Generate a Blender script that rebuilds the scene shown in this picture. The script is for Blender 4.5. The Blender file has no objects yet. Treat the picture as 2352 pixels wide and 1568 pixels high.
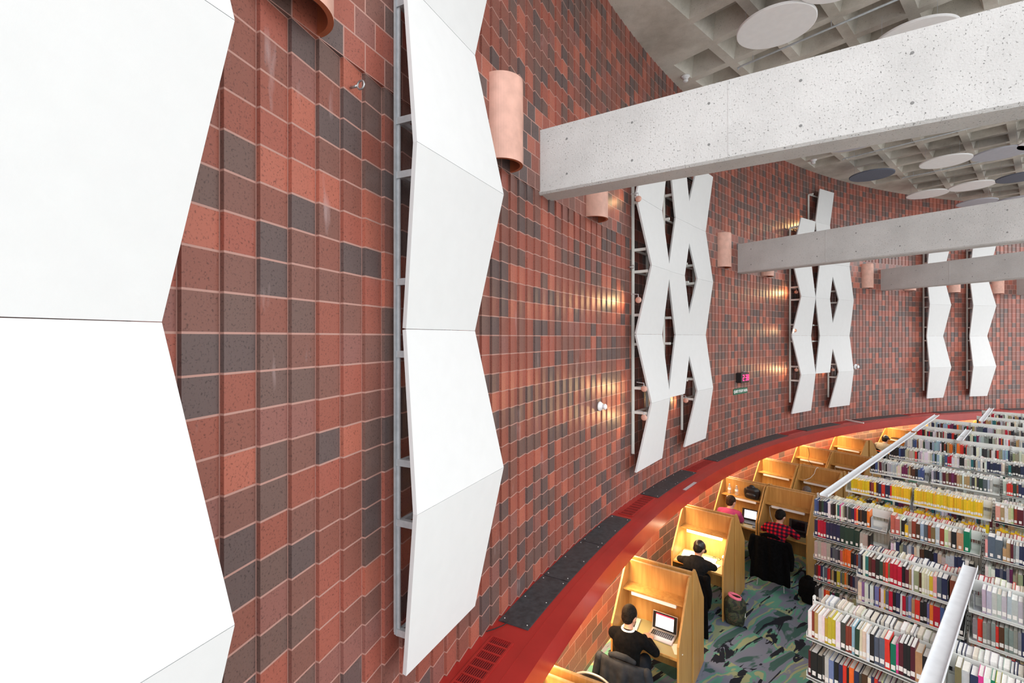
import bpy, bmesh, math, random
from mathutils import Vector, Matrix
from math import sin, cos, pi, radians, degrees, sqrt, atan2
random.seed(7)
SC = bpy.context.scene
COL = SC.collection

# ------------------------------------------------------------------ camera, daylight, exposure
CAM_H = 4.55
FPX, HORIZ = 1070.0, 775.0
cam_d = bpy.data.cameras.new('camera'); cam = bpy.data.objects.new('camera', cam_d); COL.objects.link(cam)
cam.location = (0, 0, CAM_H); cam.rotation_euler = (pi/2, 0, 0)
cam_d.sensor_width = 36.0; cam_d.lens = 36.0*FPX/2352.0; cam_d.shift_y = -(784-HORIZ)/2352.0
cam_d.clip_start = 0.05; cam_d.clip_end = 200
SC.camera = cam
SC.view_settings.view_transform = 'Standard'; SC.view_settings.look = 'None'
SC.view_settings.gamma = 1.0; SC.view_settings.use_curve_mapping = False
SC.view_settings.exposure = 0.87
W = bpy.data.worlds.new('daylight'); SC.world = W; W.use_nodes = True
bg = W.node_tree.nodes['Background']; bg.inputs[0].default_value = (0.965, 0.985, 1.0, 1); bg.inputs[1].default_value = 0.95
sd = bpy.data.lights.new('window_daylight', 'SUN'); sd.energy = .55; sd.angle = radians(40); sd.color = (1.0, 0.98, 0.95)
so = bpy.data.objects.new('window_daylight', sd); COL.objects.link(so)
so.rotation_euler = Vector((-0.90, 0.10, -0.38)).to_track_quat('-Z', 'Y').to_euler()
sd2 = bpy.data.lights.new('window_daylight_behind', 'SUN'); sd2.energy = .72; sd2.angle = radians(60); sd2.color = (1.0, 0.99, 0.98)
so2 = bpy.data.objects.new('window_daylight_behind', sd2); COL.objects.link(so2)
so2.rotation_euler = Vector((0.20, 0.90, -0.42)).to_track_quat('-Z', 'Y').to_euler()

# ------------------------------------------------------------------ plan geometry of the curved hall
CX, CY, R = 22.47, -7.77, 25.69
BLK = 0.18                      # height of a block course
ZB = CAM_H
def ray(px, off=0.0):           # plan point where the sight line of a photo column meets the wall (off = towards the room)
    u = (px-1176)/FPX; a = u*u+1; b = -2*(u*CX+CY); c = CX*CX+CY*CY-(R-off)**2
    y = (-b+sqrt(b*b-4*a*c))/(2*a); return (u*y, y)
def angle_at(px, off=0.0):
    x, y = ray(px, off); return degrees(atan2(y-CY, x-CX))
def wp(deg, off=0.0, z=0.0):    # point by wall angle, distance from wall, height
    a = radians(deg); return Vector((CX+(R-off)*cos(a), CY+(R-off)*sin(a), z))
def at(px, py, z):              # measured point of the place at a known height z
    y = FPX*(CAM_H-z)/(py-HORIZ); return Vector(((px-1176)/FPX*y, y, z))
NV = Vector((.7547, .6561, 0)); EV = Vector((.6561, -.7547, 0)); ROW_ROT = atan2(-.7547, .6561)
def ne(n, e, z=0.0): return NV*n+EV*e+Vector((0, 0, z))

# ------------------------------------------------------------------ materials
def newmat(name):
    m = bpy.data.materials.new(name); m.use_nodes = True
    return m, m.node_tree.nodes, m.node_tree.links, m.node_tree.nodes['Principled BSDF']
def mat(name, col, rough=.6, metal=0.0, var=.06, scale=8.0, bump=0.0, bscale=60.0, emit=None, estr=0.0, stretch=None, trans=0.0, alpha=1.0):
    m, N, L, P = newmat(name)
    tc = N.new('ShaderNodeTexCoord'); mp = N.new('ShaderNodeMapping'); L.new(tc.outputs['Object'], mp.inputs[0])
    if stretch: mp.inputs['Scale'].default_value = stretch
    nz = N.new('ShaderNodeTexNoise'); nz.inputs['Scale'].default_value = scale; nz.inputs['Detail'].default_value = 5; L.new(mp.outputs[0], nz.inputs[0])
    cr = N.new('ShaderNodeValToRGB'); L.new(nz.outputs[0], cr.inputs[0])
    c = list(col)
    cr.color_ramp.elements[0].position = .3; cr.color_ramp.elements[1].position = .7
    cr.color_ramp.elements[0].color = [max(0, v*(1-var*1.6)) for v in c]+[1]; cr.color_ramp.elements[1].color = [min(1, v*(1+var)) for v in c]+[1]
    L.new(cr.outputs[0], P.inputs['Base Color'])
    P.inputs['Roughness'].default_value = rough; P.inputs['Metallic'].default_value = metal
    P.inputs['Transmission Weight'].default_value = trans; P.inputs['Alpha'].default_value = alpha
    if bump:
        n2 = N.new('ShaderNodeTexNoise'); n2.inputs['Scale'].default_value = bscale; n2.inputs['Detail'].default_value = 4; L.new(mp.outputs[0], n2.inputs[0])
        bp = N.new('ShaderNodeBump'); bp.inputs['Strength'].default_value = bump; bp.inputs['Distance'].default_value = .01
        L.new(n2.outputs[0], bp.inputs['Height']); L.new(bp.outputs[0], P.inputs['Normal'])
    if emit:
        P.inputs['Emission Color'].default_value = (*emit, 1); P.inputs['Emission Strength'].default_value = estr
    return m
def mth(N, L, op, a, b=None, c=None):
    n = N.new('ShaderNodeMath'); n.operation = op
    for i, v in enumerate((a, b, c)):
        if v is None: continue
        if isinstance(v, (int, float)): n.inputs[i].default_value = v
        else: L.new(v, n.inputs[i])
    return n.outputs[0]
def brickmat(name, running, wide=1.0):
    m, N, L, P = newmat(name)
    uv = N.new('ShaderNodeUVMap'); uv.uv_map = 'UVMap'
    sp = N.new('ShaderNodeSeparateXYZ'); L.new(uv.outputs[0], sp.inputs[0])
    u = mth(N, L, 'DIVIDE', sp.outputs[0], wide); v = sp.outputs[1]
    fv = mth(N, L, 'FLOOR', v)
    if running:
        odd = mth(N, L, 'MULTIPLY', mth(N, L, 'MODULO', fv, 2.0), .5); u = mth(N, L, 'ADD', u, odd)
    fu = mth(N, L, 'FLOOR', u)
    cu = mth(N, L, 'SUBTRACT', u, fu); cv = mth(N, L, 'SUBTRACT', v, fv)
    cb = N.new('ShaderNodeCombineXYZ'); L.new(fu, cb.inputs[0]); L.new(fv, cb.inputs[1])
    wn = N.new('ShaderNodeTexWhiteNoise'); wn.noise_dimensions = '2D'; L.new(cb.outputs[0], wn.inputs[0])
    cr = N.new('ShaderNodeValToRGB'); L.new(wn.outputs['Value'], cr.inputs[0]); cr.color_ramp.interpolation = 'CONSTANT'
    cols = [(0, (.118, .082, .078)), (.13, (.150, .090, .078)), (.27, (.200, .090, .072)), (.42, (.240, .088, .066)), (.57, (.285, .090, .064)), (.70, (.325, .098, .070)), (.83, (.400, .125, .085)), (.94, (.250, .105, .088))]
    el = cr.color_ramp.elements
    el[0].position = 0; el[0].color = (*cols[0][1], 1); el[1].position = cols[1][0]; el[1].color = (*cols[1][1], 1)
    for p_, c_ in cols[2:]:
        e = el.new(p_); e.color = (*c_, 1)
    tc = N.new('ShaderNodeTexCoord')
    # fine speckle and slow stains
    nz = N.new('ShaderNodeTexNoise'); nz.inputs['Scale'].default_value = 95; nz.inputs['Detail'].default_value = 3; L.new(tc.outputs['Object'], nz.inputs[0])
    spk = N.new('ShaderNodeMapRange'); L.new(nz.outputs[0], spk.inputs[0]); spk.inputs[1].default_value = .30; spk.inputs[2].default_value = .44; spk.inputs[3].default_value = .50; spk.inputs[4].default_value = 1.04
    mx = N.new('ShaderNodeMix'); mx.data_type = 'RGBA'; mx.blend_type = 'MULTIPLY'; mx.inputs[0].default_value = 1
    L.new(cr.outputs[0], mx.inputs[6]); L.new(spk.outputs[0], mx.inputs[7])
    # pale salt bloom, a few blocks only
    mp = N.new('ShaderNodeMapping'); mp.inputs['Scale'].default_value = (1.4, .3, 1); L.new(uv.outputs[0], mp.inputs[0])
    n3 = N.new('ShaderNodeTexNoise'); n3.inputs['Scale'].default_value = 1.1; n3.inputs['Detail'].default_value = 3; L.new(mp.outputs[0], n3.inputs[0])
    bl = N.new('ShaderNodeMapRange'); L.new(n3.outputs[0], bl.inputs[0]); bl.inputs[1].default_value = .66; bl.inputs[2].default_value = .78; bl.inputs[3].default_value = 0; bl.inputs[4].default_value = .38
    m2 = N.new('ShaderNodeMix'); m2.data_type = 'RGBA'; L.new(bl.outputs[0], m2.inputs[0]); L.new(mx.outputs[2], m2.inputs[6]); m2.inputs[7].default_value = (.55, .42, .42, 1)
    # joints
    eu = mth(N, L, 'MINIMUM', cu, mth(N, L, 'SUBTRACT', 1.0, cu)); ev = mth(N, L, 'MINIMUM', cv, mth(N, L, 'SUBTRACT', 1.0, cv))
    ju = mth(N, L, 'LESS_THAN', eu, .026/wide) if running else mth(N, L, 'GREATER_THAN', cu, .97); jv = mth(N, L, 'LESS_THAN', ev, .028)
    j = mth(N, L, 'MAXIMUM', ju, jv)
    m3 = N.new('ShaderNodeMix'); m3.data_type = 'RGBA'; L.new(j, m3.inputs[0]); L.new(m2.outputs[2], m3.inputs[6]); m3.inputs[7].default_value = (.46, .26, .22, 1)
    L.new(m3.outputs[2], P.inputs['Base Color']); P.inputs['Roughness'].default_value = .42
    hgt = mth(N, L, 'SUBTRACT', mth(N, L, 'MULTIPLY', nz.outputs[0], .25), mth(N, L, 'MULTIPLY', j, .9))
    bp = N.new('ShaderNodeBump'); bp.inputs['Strength'].default_value = .5; bp.inputs['Distance'].default_value = .006
    L.new(hgt, bp.inputs['Height']); L.new(bp.outputs[0], P.inputs['Normal'])
    return m
def concrete(name, col, dark, pit=.5, scale=1.5, rough=.8):
    m, N, L, P = newmat(name)
    tc = N.new('ShaderNodeTexCoord')
    a = N.new('ShaderNodeTexNoise'); a.inputs['Scale'].default_value = scale; a.inputs['Detail'].default_value = 8; a.inputs['Roughness'].default_value = .65; L.new(tc.outputs['Object'], a.inputs[0])
    cr = N.new('ShaderNodeValToRGB'); L.new(a.outputs[0], cr.inputs[0]); cr.color_ramp.elements[0].position = .3; cr.color_ramp.elements[1].position = .6
    cr.color_ramp.elements[0].color = (*dark, 1); cr.color_ramp.elements[1].color = (*col, 1)
    b = N.new('ShaderNodeTexNoise'); b.inputs['Scale'].default_value = 62; b.inputs['Detail'].default_value = 5; L.new(tc.outputs['Object'], b.inputs[0])
    mr = N.new('ShaderNodeMapRange'); L.new(b.outputs[0], mr.inputs[0]); mr.inputs[1].default_value = .30; mr.inputs[2].default_value = .37; mr.inputs[3].default_value = 1-pit; mr.inputs[4].default_value = 1
    mx = N.new('ShaderNodeMix'); mx.data_type = 'RGBA'; mx.blend_type = 'MULTIPLY'; mx.inputs[0].default_value = 1
    L.new(cr.outputs[0], mx.inputs[6]); L.new(mr.outputs[0], mx.inputs[7]); L.new(mx.outputs[2], P.inputs['Base Color'])
    P.inputs['Roughness'].default_value = rough
    c = N.new('ShaderNodeTexNoise'); c.inputs['Scale'].default_value = 60; c.inputs['Detail'].default_value = 6; L.new(tc.outputs['Object'], c.inputs[0])
    s = mth(N, L, 'ADD', mth(N, L, 'MULTIPLY', c.outputs[0], .5), mr.outputs[0])
    bp = N.new('ShaderNodeBump'); bp.inputs['Strength'].default_value = .8; bp.inputs['Distance'].default_value = .012; L.new(s, bp.inputs['Height']); L.new(bp.outputs[0], P.inputs['Normal'])
    return m
def woodmat(name, col, dark):
    m, N, L, P = newmat(name)
    tc = N.new('ShaderNodeTexCoord'); mp = N.new('ShaderNodeMapping'); mp.inputs['Scale'].default_value = (9, 9, .7); L.new(tc.outputs['Object'], mp.inputs[0])
    a = N.new('ShaderNodeTexNoise'); a.inputs['Scale'].default_value = 2.2; a.inputs['Detail'].default_value = 8; a.inputs['Distortion'].default_value = .6; L.new(mp.outputs[0], a.inputs[0])
    cr = N.new('ShaderNodeValToRGB'); L.new(a.outputs[0], cr.inputs[0]); cr.color_ramp.elements[0].position = .3; cr.color_ramp.elements[1].position = .65
    cr.color_ramp.elements[0].color = (*dark, 1); cr.color_ramp.elements[1].color = (*col, 1)
    L.new(cr.outputs[0], P.inputs['Base Color']); P.inputs['Roughness'].default_value = .38
    return m
def carpetmat():
    m, N, L, P = newmat('camouflage_carpet')
    tc = N.new('ShaderNodeTexCoord'); mp = N.new('ShaderNodeMapping'); L.new(tc.outputs['Object'], mp.inputs[0]); mp.inputs['Rotation'].default_value = (0, 0, radians(-38))
    sp = N.new('ShaderNodeSeparateXYZ'); L.new(mp.outputs[0], sp.inputs[0])
    T = .92
    fx = mth(N, L, 'FLOOR', mth(N, L, 'DIVIDE', sp.outputs[0], T)); fy = mth(N, L, 'FLOOR', mth(N, L, 'DIVIDE', sp.outputs[1], T))
    cb = N.new('ShaderNodeCombineXYZ'); L.new(fx, cb.inputs[0]); L.new(fy, cb.inputs[1])
    wn = N.new('ShaderNodeTexWhiteNoise'); wn.noise_dimensions = '2D'; L.new(cb.outputs[0], wn.inputs[0])
    sc = N.new('ShaderNodeVectorMath'); sc.operation = 'SCALE'; L.new(wn.outputs['Color'], sc.inputs[0]); sc.inputs['Scale'].default_value = 7
    ad = N.new('ShaderNodeVectorMath'); ad.operation = 'ADD'; L.new(mp.outputs[0], ad.inputs[0]); L.new(sc.outputs[0], ad.inputs[1])
    m2 = N.new('ShaderNodeMapping'); m2.inputs['Rotation'].default_value = (0, 0, radians(-50)); m2.inputs['Scale'].default_value = (1.0, 3.2, 1); L.new(ad.outputs[0], m2.inputs[0])
    a = N.new('ShaderNodeTexNoise'); a.inputs['Scale'].default_value = .8; a.inputs['Detail'].default_value = 4.0; a.inputs['Distortion'].default_value = .7; L.new(m2.outputs[0], a.inputs[0])
    cr = N.new('ShaderNodeValToRGB'); L.new(a.outputs[0], cr.inputs[0]); cr.color_ramp.interpolation = 'LINEAR'
    m4 = N.new('ShaderNodeMapping'); m4.inputs['Rotation'].default_value = (0, 0, radians(-58)); m4.inputs['Scale'].default_value = (1.0, 3.6, 1); L.new(ad.outputs[0], m4.inputs[0])
    a2 = N.new('ShaderNodeTexNoise'); a2.inputs['Scale'].default_value = 1.5; a2.inputs['Detail'].default_value = 5; a2.inputs['Distortion'].default_value = .9; L.new(m4.outputs[0], a2.inputs[0])
    bk = N.new('ShaderNodeMapRange'); L.new(a2.outputs[0], bk.inputs[0]); bk.inputs[1].default_value = .590; bk.inputs[2].default_value = .604; bk.inputs[3].default_value = 0; bk.inputs[4].default_value = 1
    mk = N.new('ShaderNodeMix'); mk.data_type = 'RGBA'; L.new(bk.outputs[0], mk.inputs[0]); L.new(cr.outputs[0], mk.inputs[6]); mk.inputs[7].default_value = (.018, .021, .032, 1)
    el = cr.color_ramp.elements
    blk = (.016, .018, .030); slate = (.175, .205, .285); teal = (.11, .30, .245); dteal = (.050, .115, .11); sage = (.29, .34, .21)
    seq = [(0, blk), (.35, dteal), (.405, dteal), (.42, slate), (.475, slate), (.482, teal), (.515, teal), (.523, sage), (.565, sage), (.572, slate), (.61, slate), (.62, teal), (1, blk)]
    el[0].position = 0; el[0].color = (*blk, 1); el[1].position = 1; el[1].color = (*blk, 1)
    for p_, c_ in seq[1:-1]:
        e = el.new(p_); e.color = (*c_, 1)
    b = N.new('ShaderNodeTexNoise'); b.inputs['Scale'].default_value = 260; L.new(tc.outputs['Object'], b.inputs[0])
    mr = N.new('ShaderNodeMapRange'); L.new(b.outputs[0], mr.inputs[0]); mr.inputs[3].default_value = .65; mr.inputs[4].default_value = 1.35
    mx = N.new('ShaderNodeMix'); mx.data_type = 'RGBA'; mx.blend_type = 'MULTIPLY'; mx.inputs[0].default_value = 1; L.new(mk.outputs[2], mx.inputs[6]); L.new(mr.outputs[0], mx.inputs[7])
    L.new(mx.outputs[2], P.inputs['Base Color']); P.inputs['Roughness'].default_value = .95
    bp = N.new('ShaderNodeBump'); bp.inputs['Strength'].default_value = .4; L.new(b.outputs[0], bp.inputs['Height']); L.new(bp.outputs[0], P.inputs['Normal'])
    return m
def colattr(name, rough=.45):
    m, N, L, P = newmat(name)
    a = N.new('ShaderNodeVertexColor'); a.layer_name = 'Col'
    tc = N.new('ShaderNodeTexCoord'); nz = N.new('ShaderNodeTexNoise'); nz.inputs['Scale'].default_value = 45; L.new(tc.outputs['Object'], nz.inputs[0])
    mr = N.new('ShaderNodeMapRange'); L.new(nz.outputs[0], mr.inputs[0]); mr.inputs[3].default_value = .82; mr.inputs[4].default_value = 1.12
    mx = N.new('ShaderNodeMix'); mx.data_type = 'RGBA'; mx.blend_type = 'MULTIPLY'; mx.inputs[0].default_value = 1; L.new(a.outputs[0], mx.inputs[6]); L.new(mr.outputs[0], mx.inputs[7])
    L.new(mx.outputs[2], P.inputs['Base Color']); P.inputs['Roughness'].default_value = rough
    return m
def plaidmat():
    m, N, L, P = newmat('red_black_plaid')
    tc = N.new('ShaderNodeTexCoord'); sp = N.new('ShaderNodeSeparateXYZ'); L.new(tc.outputs['Object'], sp.inputs[0])
    a = mth(N, L, 'GREATER_THAN', mth(N, L, 'SINE', mth(N, L, 'MULTIPLY', sp.outputs[0], 92)), 0.0)
    b = mth(N, L, 'GREATER_THAN', mth(N, L, 'SINE', mth(N, L, 'MULTIPLY', mth(N, L, 'SUBTRACT', sp.outputs[2], mth(N, L, 'MULTIPLY', sp.outputs[1], .4)), 92)), 0.0)
    s = mth(N, L, 'MULTIPLY', mth(N, L, 'ADD', a, b), .5)
    cr = N.new('ShaderNodeValToRGB'); L.new(s, cr.inputs[0]); cr.color_ramp.interpolation = 'CONSTANT'; el = cr.color_ramp.elements
    el[0].color = (.60, .012, .03, 1); el[1].position = .75; el[1].color = (.012, .010, .022, 1); e = el.new(.25); e.color = (.14, .006, .02, 1)
    L.new(cr.outputs[0], P.inputs['Base Color']); P.inputs['Roughness'].default_value = .85
    return m
def camomat():
    m, N, L, P = newmat('camouflage_canvas')
    tc = N.new('ShaderNodeTexCoord'); a = N.new('ShaderNodeTexNoise'); a.inputs['Scale'].default_value = 9; a.inputs['Detail'].default_value = 2; a.inputs['Distortion'].default_value = 1; L.new(tc.outputs['Object'], a.inputs[0])
    cr = N.new('ShaderNodeValToRGB'); L.new(a.outputs[0], cr.inputs[0]); cr.color_ramp.interpolation = 'CONSTANT'; el = cr.color_ramp.elements
    el[0].color = (.012, .014, .010, 1); el[1].position = .48; el[1].color = (.035, .045, .020, 1)
    for p_, c_ in ((.56, (.075, .060, .035)), (.62, (.020, .025, .012)), (.68, (.10, .055, .03))):
        e = el.new(p_); e.color = (*c_, 1)
    L.new(cr.outputs[0], P.inputs['Base Color']); P.inputs['Roughness'].default_value = .7
    return m

M = dict(
 saw=brickmat('ribbed_red_block', False), run=brickmat('running_red_block', True), wide=brickmat('wide_red_block', True, 2.0),
 ceil=concrete('ceiling_concrete', (.66, .63, .57), (.36, .33, .28), .25, .9), beam=concrete('beam_concrete', (.61, .605, .60), (.50, .495, .49), .6, 1.2),
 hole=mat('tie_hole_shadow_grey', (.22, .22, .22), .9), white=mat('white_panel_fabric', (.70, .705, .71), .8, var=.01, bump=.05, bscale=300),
 edge=mat('panel_edge_grey', (.62, .63, .64), .7, var=.02), galv=mat('galvanised_steel', (.50, .53, .56), .45, .3, .08, 20),
 red=mat('red_gloss_paint', (.40, .026, .022), .28, var=.08, scale=2.5), grille=mat('dark_red_grille', (.30, .016, .016), .4), void=mat('duct_black', (.02, .005, .005), .9),
 felt=mat('black_felt', (.045, .048, .054), .5, var=.25, scale=20, bump=.2, bscale=400), clay=mat('pink_clay', (.70, .40, .32), .55, var=.12, scale=6),
 clayin=mat('clay_inside', (.40, .10, .04), .7), wood=woodmat('honey_oak', (.55, .30, .088), (.43, .205, .052)), woodedge=woodmat('oak_edge', (.66, .40, .17), (.52, .28, .10)),
 desk=mat('olive_laminate', (.38, .35, .17), .35, var=.03), shelfw=mat('white_shelf_enamel', (.76, .78, .75), .35, var=.03), post=mat('grey_post', (.50, .52, .50), .4, var=.04),
 disc=mat('white_disc_felt', (.90, .90, .91), .9, var=.02), disc2=mat('light_grey_disc_felt', (.47, .48, .54), .9, var=.03), disc3=mat('dark_grey_disc_felt', (.13, .145, .19), .9, var=.08, scale=30),
 carpet=carpetmat(), bounce_floor=mat('pale_bounce_floor', (.72, .70, .66), .5), book=colattr('book_cloth'), page=mat('book_paper', (.74, .70, .60), .9, var=.10, scale=60), callab=mat('white_call_label', (.80, .79, .75), .6),
 skin=mat('skin', (.50, .27, .19), .5, var=.05), hair=mat('black_hair', (.010, .008, .007), .6, var=.5, scale=60, bump=.5, bscale=120), brownhair=mat('brown_hair', (.035, .017, .010), .6, var=.5, scale=60, bump=.5, bscale=120),
 greyhair=mat('grey_hair', (.12, .10, .09), .7, var=.4, scale=60, bump=.5), blackcloth=mat('black_cloth', (.0045, .0045, .005), 1.0, var=.3, scale=30, bump=.2), hood=mat('faded_black_cotton', (.010, .010, .011), 1.0, var=.3, scale=20, bump=.25),
 coat=mat('charcoal_coat_nylon', (.028, .034, .044), .7, var=.25, scale=10, bump=.3, bscale=20), blackcoat=mat('black_wool_coat', (.0025, .0025, .003), 1.0, var=.4, scale=30, bump=.3, bscale=50), puffy=mat('navy_puffer_nylon', (.02, .03, .05), .4, var=.2), beige=mat('beige_coat_cloth', (.50, .47, .36), .8, var=.05),
 magenta=mat('magenta_cotton', (.36, .045, .13), .85, var=.08, scale=14), greysweat=mat('grey_wool', (.20, .20, .18), .95, var=.1, scale=30), plaid=plaidmat(), camo=camomat(), pink=mat('pink_lining', (.75, .16, .25), .8, var=.12), jeans=mat('dark_denim', (.02, .025, .035), .9, var=.2),
 alu=mat('brushed_aluminium', (.60, .60, .60), .35, .7, .03), blackpl=mat('black_plastic', (.012, .012, .013), .35, var=.1), chairshell=mat('grey_chair_rim', (.20, .22, .23), .3, .2), chairmesh=mat('black_chair_mesh', (.014, .014, .016), .8, var=.3, scale=200),
 screen=mat('lit_laptop_screen', (.8, .8, .85), .3, emit=(.93, .95, 1), estr=.75), screenred=mat('red_screen_bar', (.7, .03, .06), .3, emit=(.75, .03, .08), estr=.6), darkscreen=mat('dark_laptop_screen', (.006, .006, .008), .12), paper=mat('white_paper', (.80, .79, .75), .8, var=.02),
 tubeoff=mat('white_lamp_cover', (.80, .81, .80), .4, var=.02), tubeon=mat('lit_lamp_cover', (1, .9, .7), .4, emit=(1, .84, .55), estr=5.0), warmstrip=mat('lit_warm_strip', (1, .85, .6), .4, emit=(1, .72, .38), estr=9.0),
 plastic=mat('clear_bottle_plastic', (.85, .88, .90), .08, var=.01, trans=.85), tea=mat('iced_tea', (.50, .22, .04), .2, trans=.3), green=mat('green_sign', (.004, .12, .06), .4), digit=mat('red_led', (.9, .02, .1), .4, emit=(1, .02, .12), estr=2.2), letter=mat('white_lettering', (.85, .85, .85), .5),
 camwhite=mat('white_camera_shell', (.82, .83, .85), .3, var=.01), orange=mat('orange_lining', (.85, .16, .04), .8), plate=mat('pale_plate', (.55, .48, .50), .4), mark=mat('pencil_mark', (.10, .06, .02), .9), rubber=mat('dark_rubber', (.015, .015, .015), .8), cable=mat('white_cable', (.75, .74, .70), .5), bluecloth=mat('navy_plastic', (.02, .035, .12), .4), brass=mat('steel_eye', (.45, .46, .47), .3, .8))

for k_ in ('blackcloth', 'hood', 'blackcoat', 'hair', 'brownhair', 'coat', 'jeans', 'chairmesh', 'plaid', 'magenta', 'white', 'carpet'):
    M[k_].node_tree.nodes['Principled BSDF'].inputs['Specular IOR Level'].default_value = .12
# ------------------------------------------------------------------ mesh helpers
class MB:
    def __init__(s): s.v = []; s.f = []; s.m = []; s.uv = []; s.c = []; s.T = Matrix.Identity(4); s.mi = 0; s.col = None
    def add(s, vs, fs, uvs=None):
        o = len(s.v)
        for p in vs: s.v.append(tuple(s.T @ Vector(p)))
        for i, f in enumerate(fs):
            s.f.append([o+j for j in f]); s.m.append(s.mi); s.uv.append(uvs[i] if uvs else None); s.c.append(s.col)
        return s
    def box(s, x0, y0, z0, x1, y1, z1):
        vs = [(x0, y0, z0), (x1, y0, z0), (x1, y1, z0), (x0, y1, z0), (x0, y0, z1), (x1, y0, z1), (x1, y1, z1), (x0, y1, z1)]
        return s.add(vs, [(0, 3, 2, 1), (4, 5, 6, 7), (0, 1, 5, 4), (1, 2, 6, 5), (2, 3, 7, 6), (3, 0, 4, 7)])
    def cbox(s, c, d): return s.box(c[0]-d[0]/2, c[1]-d[1]/2, c[2]-d[2]/2, c[0]+d[0]/2, c[1]+d[1]/2, c[2]+d[2]/2)
    def prism(s, poly, a, b, axis='x'):     # poly of 2D points extruded a..b along axis
        n = len(poly)
        def P(p, t): return {'x': (t, p[0], p[1]), 'y': (p[0], t, p[1]), 'z': (p[0], p[1], t)}[axis]
        vs = [P(p, a) for p in poly]+[P(p, b) for p in poly]
        return s.add(vs, [tuple(range(n))[::-1], tuple(range(n, 2*n))]+[(i, (i+1) % n, n+(i+1) % n, n+i) for i in range(n)])
    def beam(s, p, q, w, h, up=(0, 0, 1)):  # box from p to q
        p = Vector(p); q = Vector(q); d = (q-p); L = d.length; d = d/L; u = Vector(up)
        if abs(d.dot(u)) > .98: u = Vector((1, 0, 0))
        x = d.cross(u).normalized(); u = x.cross(d)
        vs = [p+x*(a*w/2)+u*(b*h/2)+d*t for t in (0, L) for a, b in ((-1, -1), (1, -1), (1, 1), (-1, 1))]
        return s.add(vs, [(0, 1, 2, 3), (7, 6, 5, 4), (0, 4, 5, 1), (1, 5, 6, 2), (2, 6, 7, 3), (3, 7, 4, 0)])
    def tube(s, pts, r, n=8, caps=True):
        pts = [Vector(p) for p in pts]; rs = r if isinstance(r, (list, tuple)) else [r]*len(pts)
        vs = []; x = None
        for i, p in enumerate(pts):
            d = (pts[min(i+1, len(pts)-1)]-pts[max(i-1, 0)]).normalized()
            if x is None: x = d.cross(Vector((0, 0, 1)) if abs(d.z) < .9 else Vector((1, 0, 0))).normalized()
            x = (x-d*x.dot(d)).normalized(); y = d.cross(x)
            for k in range(n):
                a = 2*pi*k/n; vs.append(p+(x*cos(a)+y*sin(a))*rs[i])
        fs = [(i*n+k, i*n+(k+1) % n, (i+1)*n+(k+1) % n, (i+1)*n+k) for i in range(len(pts)-1) for k in range(n)]
        if caps: fs += [tuple(range(n))[::-1], tuple((len(pts)-1)*n+k for k in range(n))]
        return s.add(vs, fs)
    def lathe(s, prof, n=20, c=(0, 0, 0), a0=0, a1=2*pi, caps=True):   # prof (r,z)
        full = abs(a1-a0-2*pi) < 1e-6; m = n if full else n+1; vs = []
        for r, z in prof:
            for k in range(m):
                a = a0+(a1-a0)*k/n; vs.append((c[0]+r*cos(a), c[1]+r*sin(a), c[2]+z))
        fs = []
        for i in range(len(prof)-1):
            for k in range(n): fs.append((i*m+k, i*m+(k+1) % m, (i+1)*m+(k+1) % m, (i+1)*m+k))
        if caps and full:
            fs += [tuple(range(m))[::-1], tuple((len(prof)-1)*m+k for k in range(m))]
        return s.add(vs, fs)
    def ell(s, c, r, n=14, k=10):
        c = Vector(c); vs = []; fs = []
        for i in range(k+1):
            t = pi*i/k
            for j in range(n):
                a = 2*pi*j/n; vs.append((c.x+r[0]*sin(t)*cos(a), c.y+r[1]*sin(t)*sin(a), c.z+r[2]*cos(t)))
        for i in range(k):
            for j in range(n): fs.append((i*n+j, (i+1)*n+j, (i+1)*n+(j+1) % n, i*n+(j+1) % n))
        return s.add(vs, fs)
    def chain(s, pts, rs, n=12):            # limb: tapered tube with rounded joints
        for i in range(len(pts)-1): s.tube([pts[i], pts[i+1]], [rs[i], rs[i+1]], n)
        for p, r in zip(pts, rs): s.ell(p, (r, r, r), n, 8)
        return s
    def build(s, name, mats, parent=None, smooth=False, bevel=0, loc=None, rot=None, remesh=0):
        me = bpy.data.meshes.new(name); me.from_pydata(s.v, [], s.f)
        if not isinstance(mats, (list, tuple)): mats = [mats]
        for m_ in mats: me.materials.append(m_)
        me.polygons.foreach_set('material_index', s.m)
        if any(u is not None for u in s.uv):
            l = me.uv_layers.new(name='UVMap')
            for p, u in zip(me.polygons, s.uv):
                if u:
                    for li, t in zip(p.loop_indices, u): l.data[li].uv = t
        if any(c is not None for c in s.c):
            ca = me.color_attributes.new('Col', 'FLOAT_COLOR', 'CORNER'); buf = []
            for f, c in zip(s.f, s.c): buf += [c[0], c[1], c[2], 1.0]*len(f)
            ca.data.foreach_set('color', buf)
        if smooth: me.polygons.foreach_set('use_smooth', [True]*len(me.polygons))
        me.update()
        o = bpy.data.objects.new(name, me); COL.objects.link(o)
        if parent: o.parent = parent; KIDS.setdefault(parent.name, []).append(o)
        if loc is not None: o.location = loc
        if rot is not None: o.rotation_euler = (0, 0, rot)
        if bevel:
            b = o.modifiers.new('bevel', 'BEVEL'); b.width = bevel; b.segments = 2; b.limit_method = 'ANGLE'
        if remesh:
            r = o.modifiers.new('skin', 'REMESH'); r.mode = 'VOXEL'; r.voxel_size = remesh; r.use_smooth_shade = True
            q = o.modifiers.new('soft', 'SMOOTH'); q.iterations = 4; q.factor = .5
        return o
def tag(o, label, cat, group=None, kind=None):
    if label: o['label'] = label
    if cat: o['category'] = cat
    if group: o['group'] = group
    if kind: o['kind'] = kind
    return o
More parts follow.
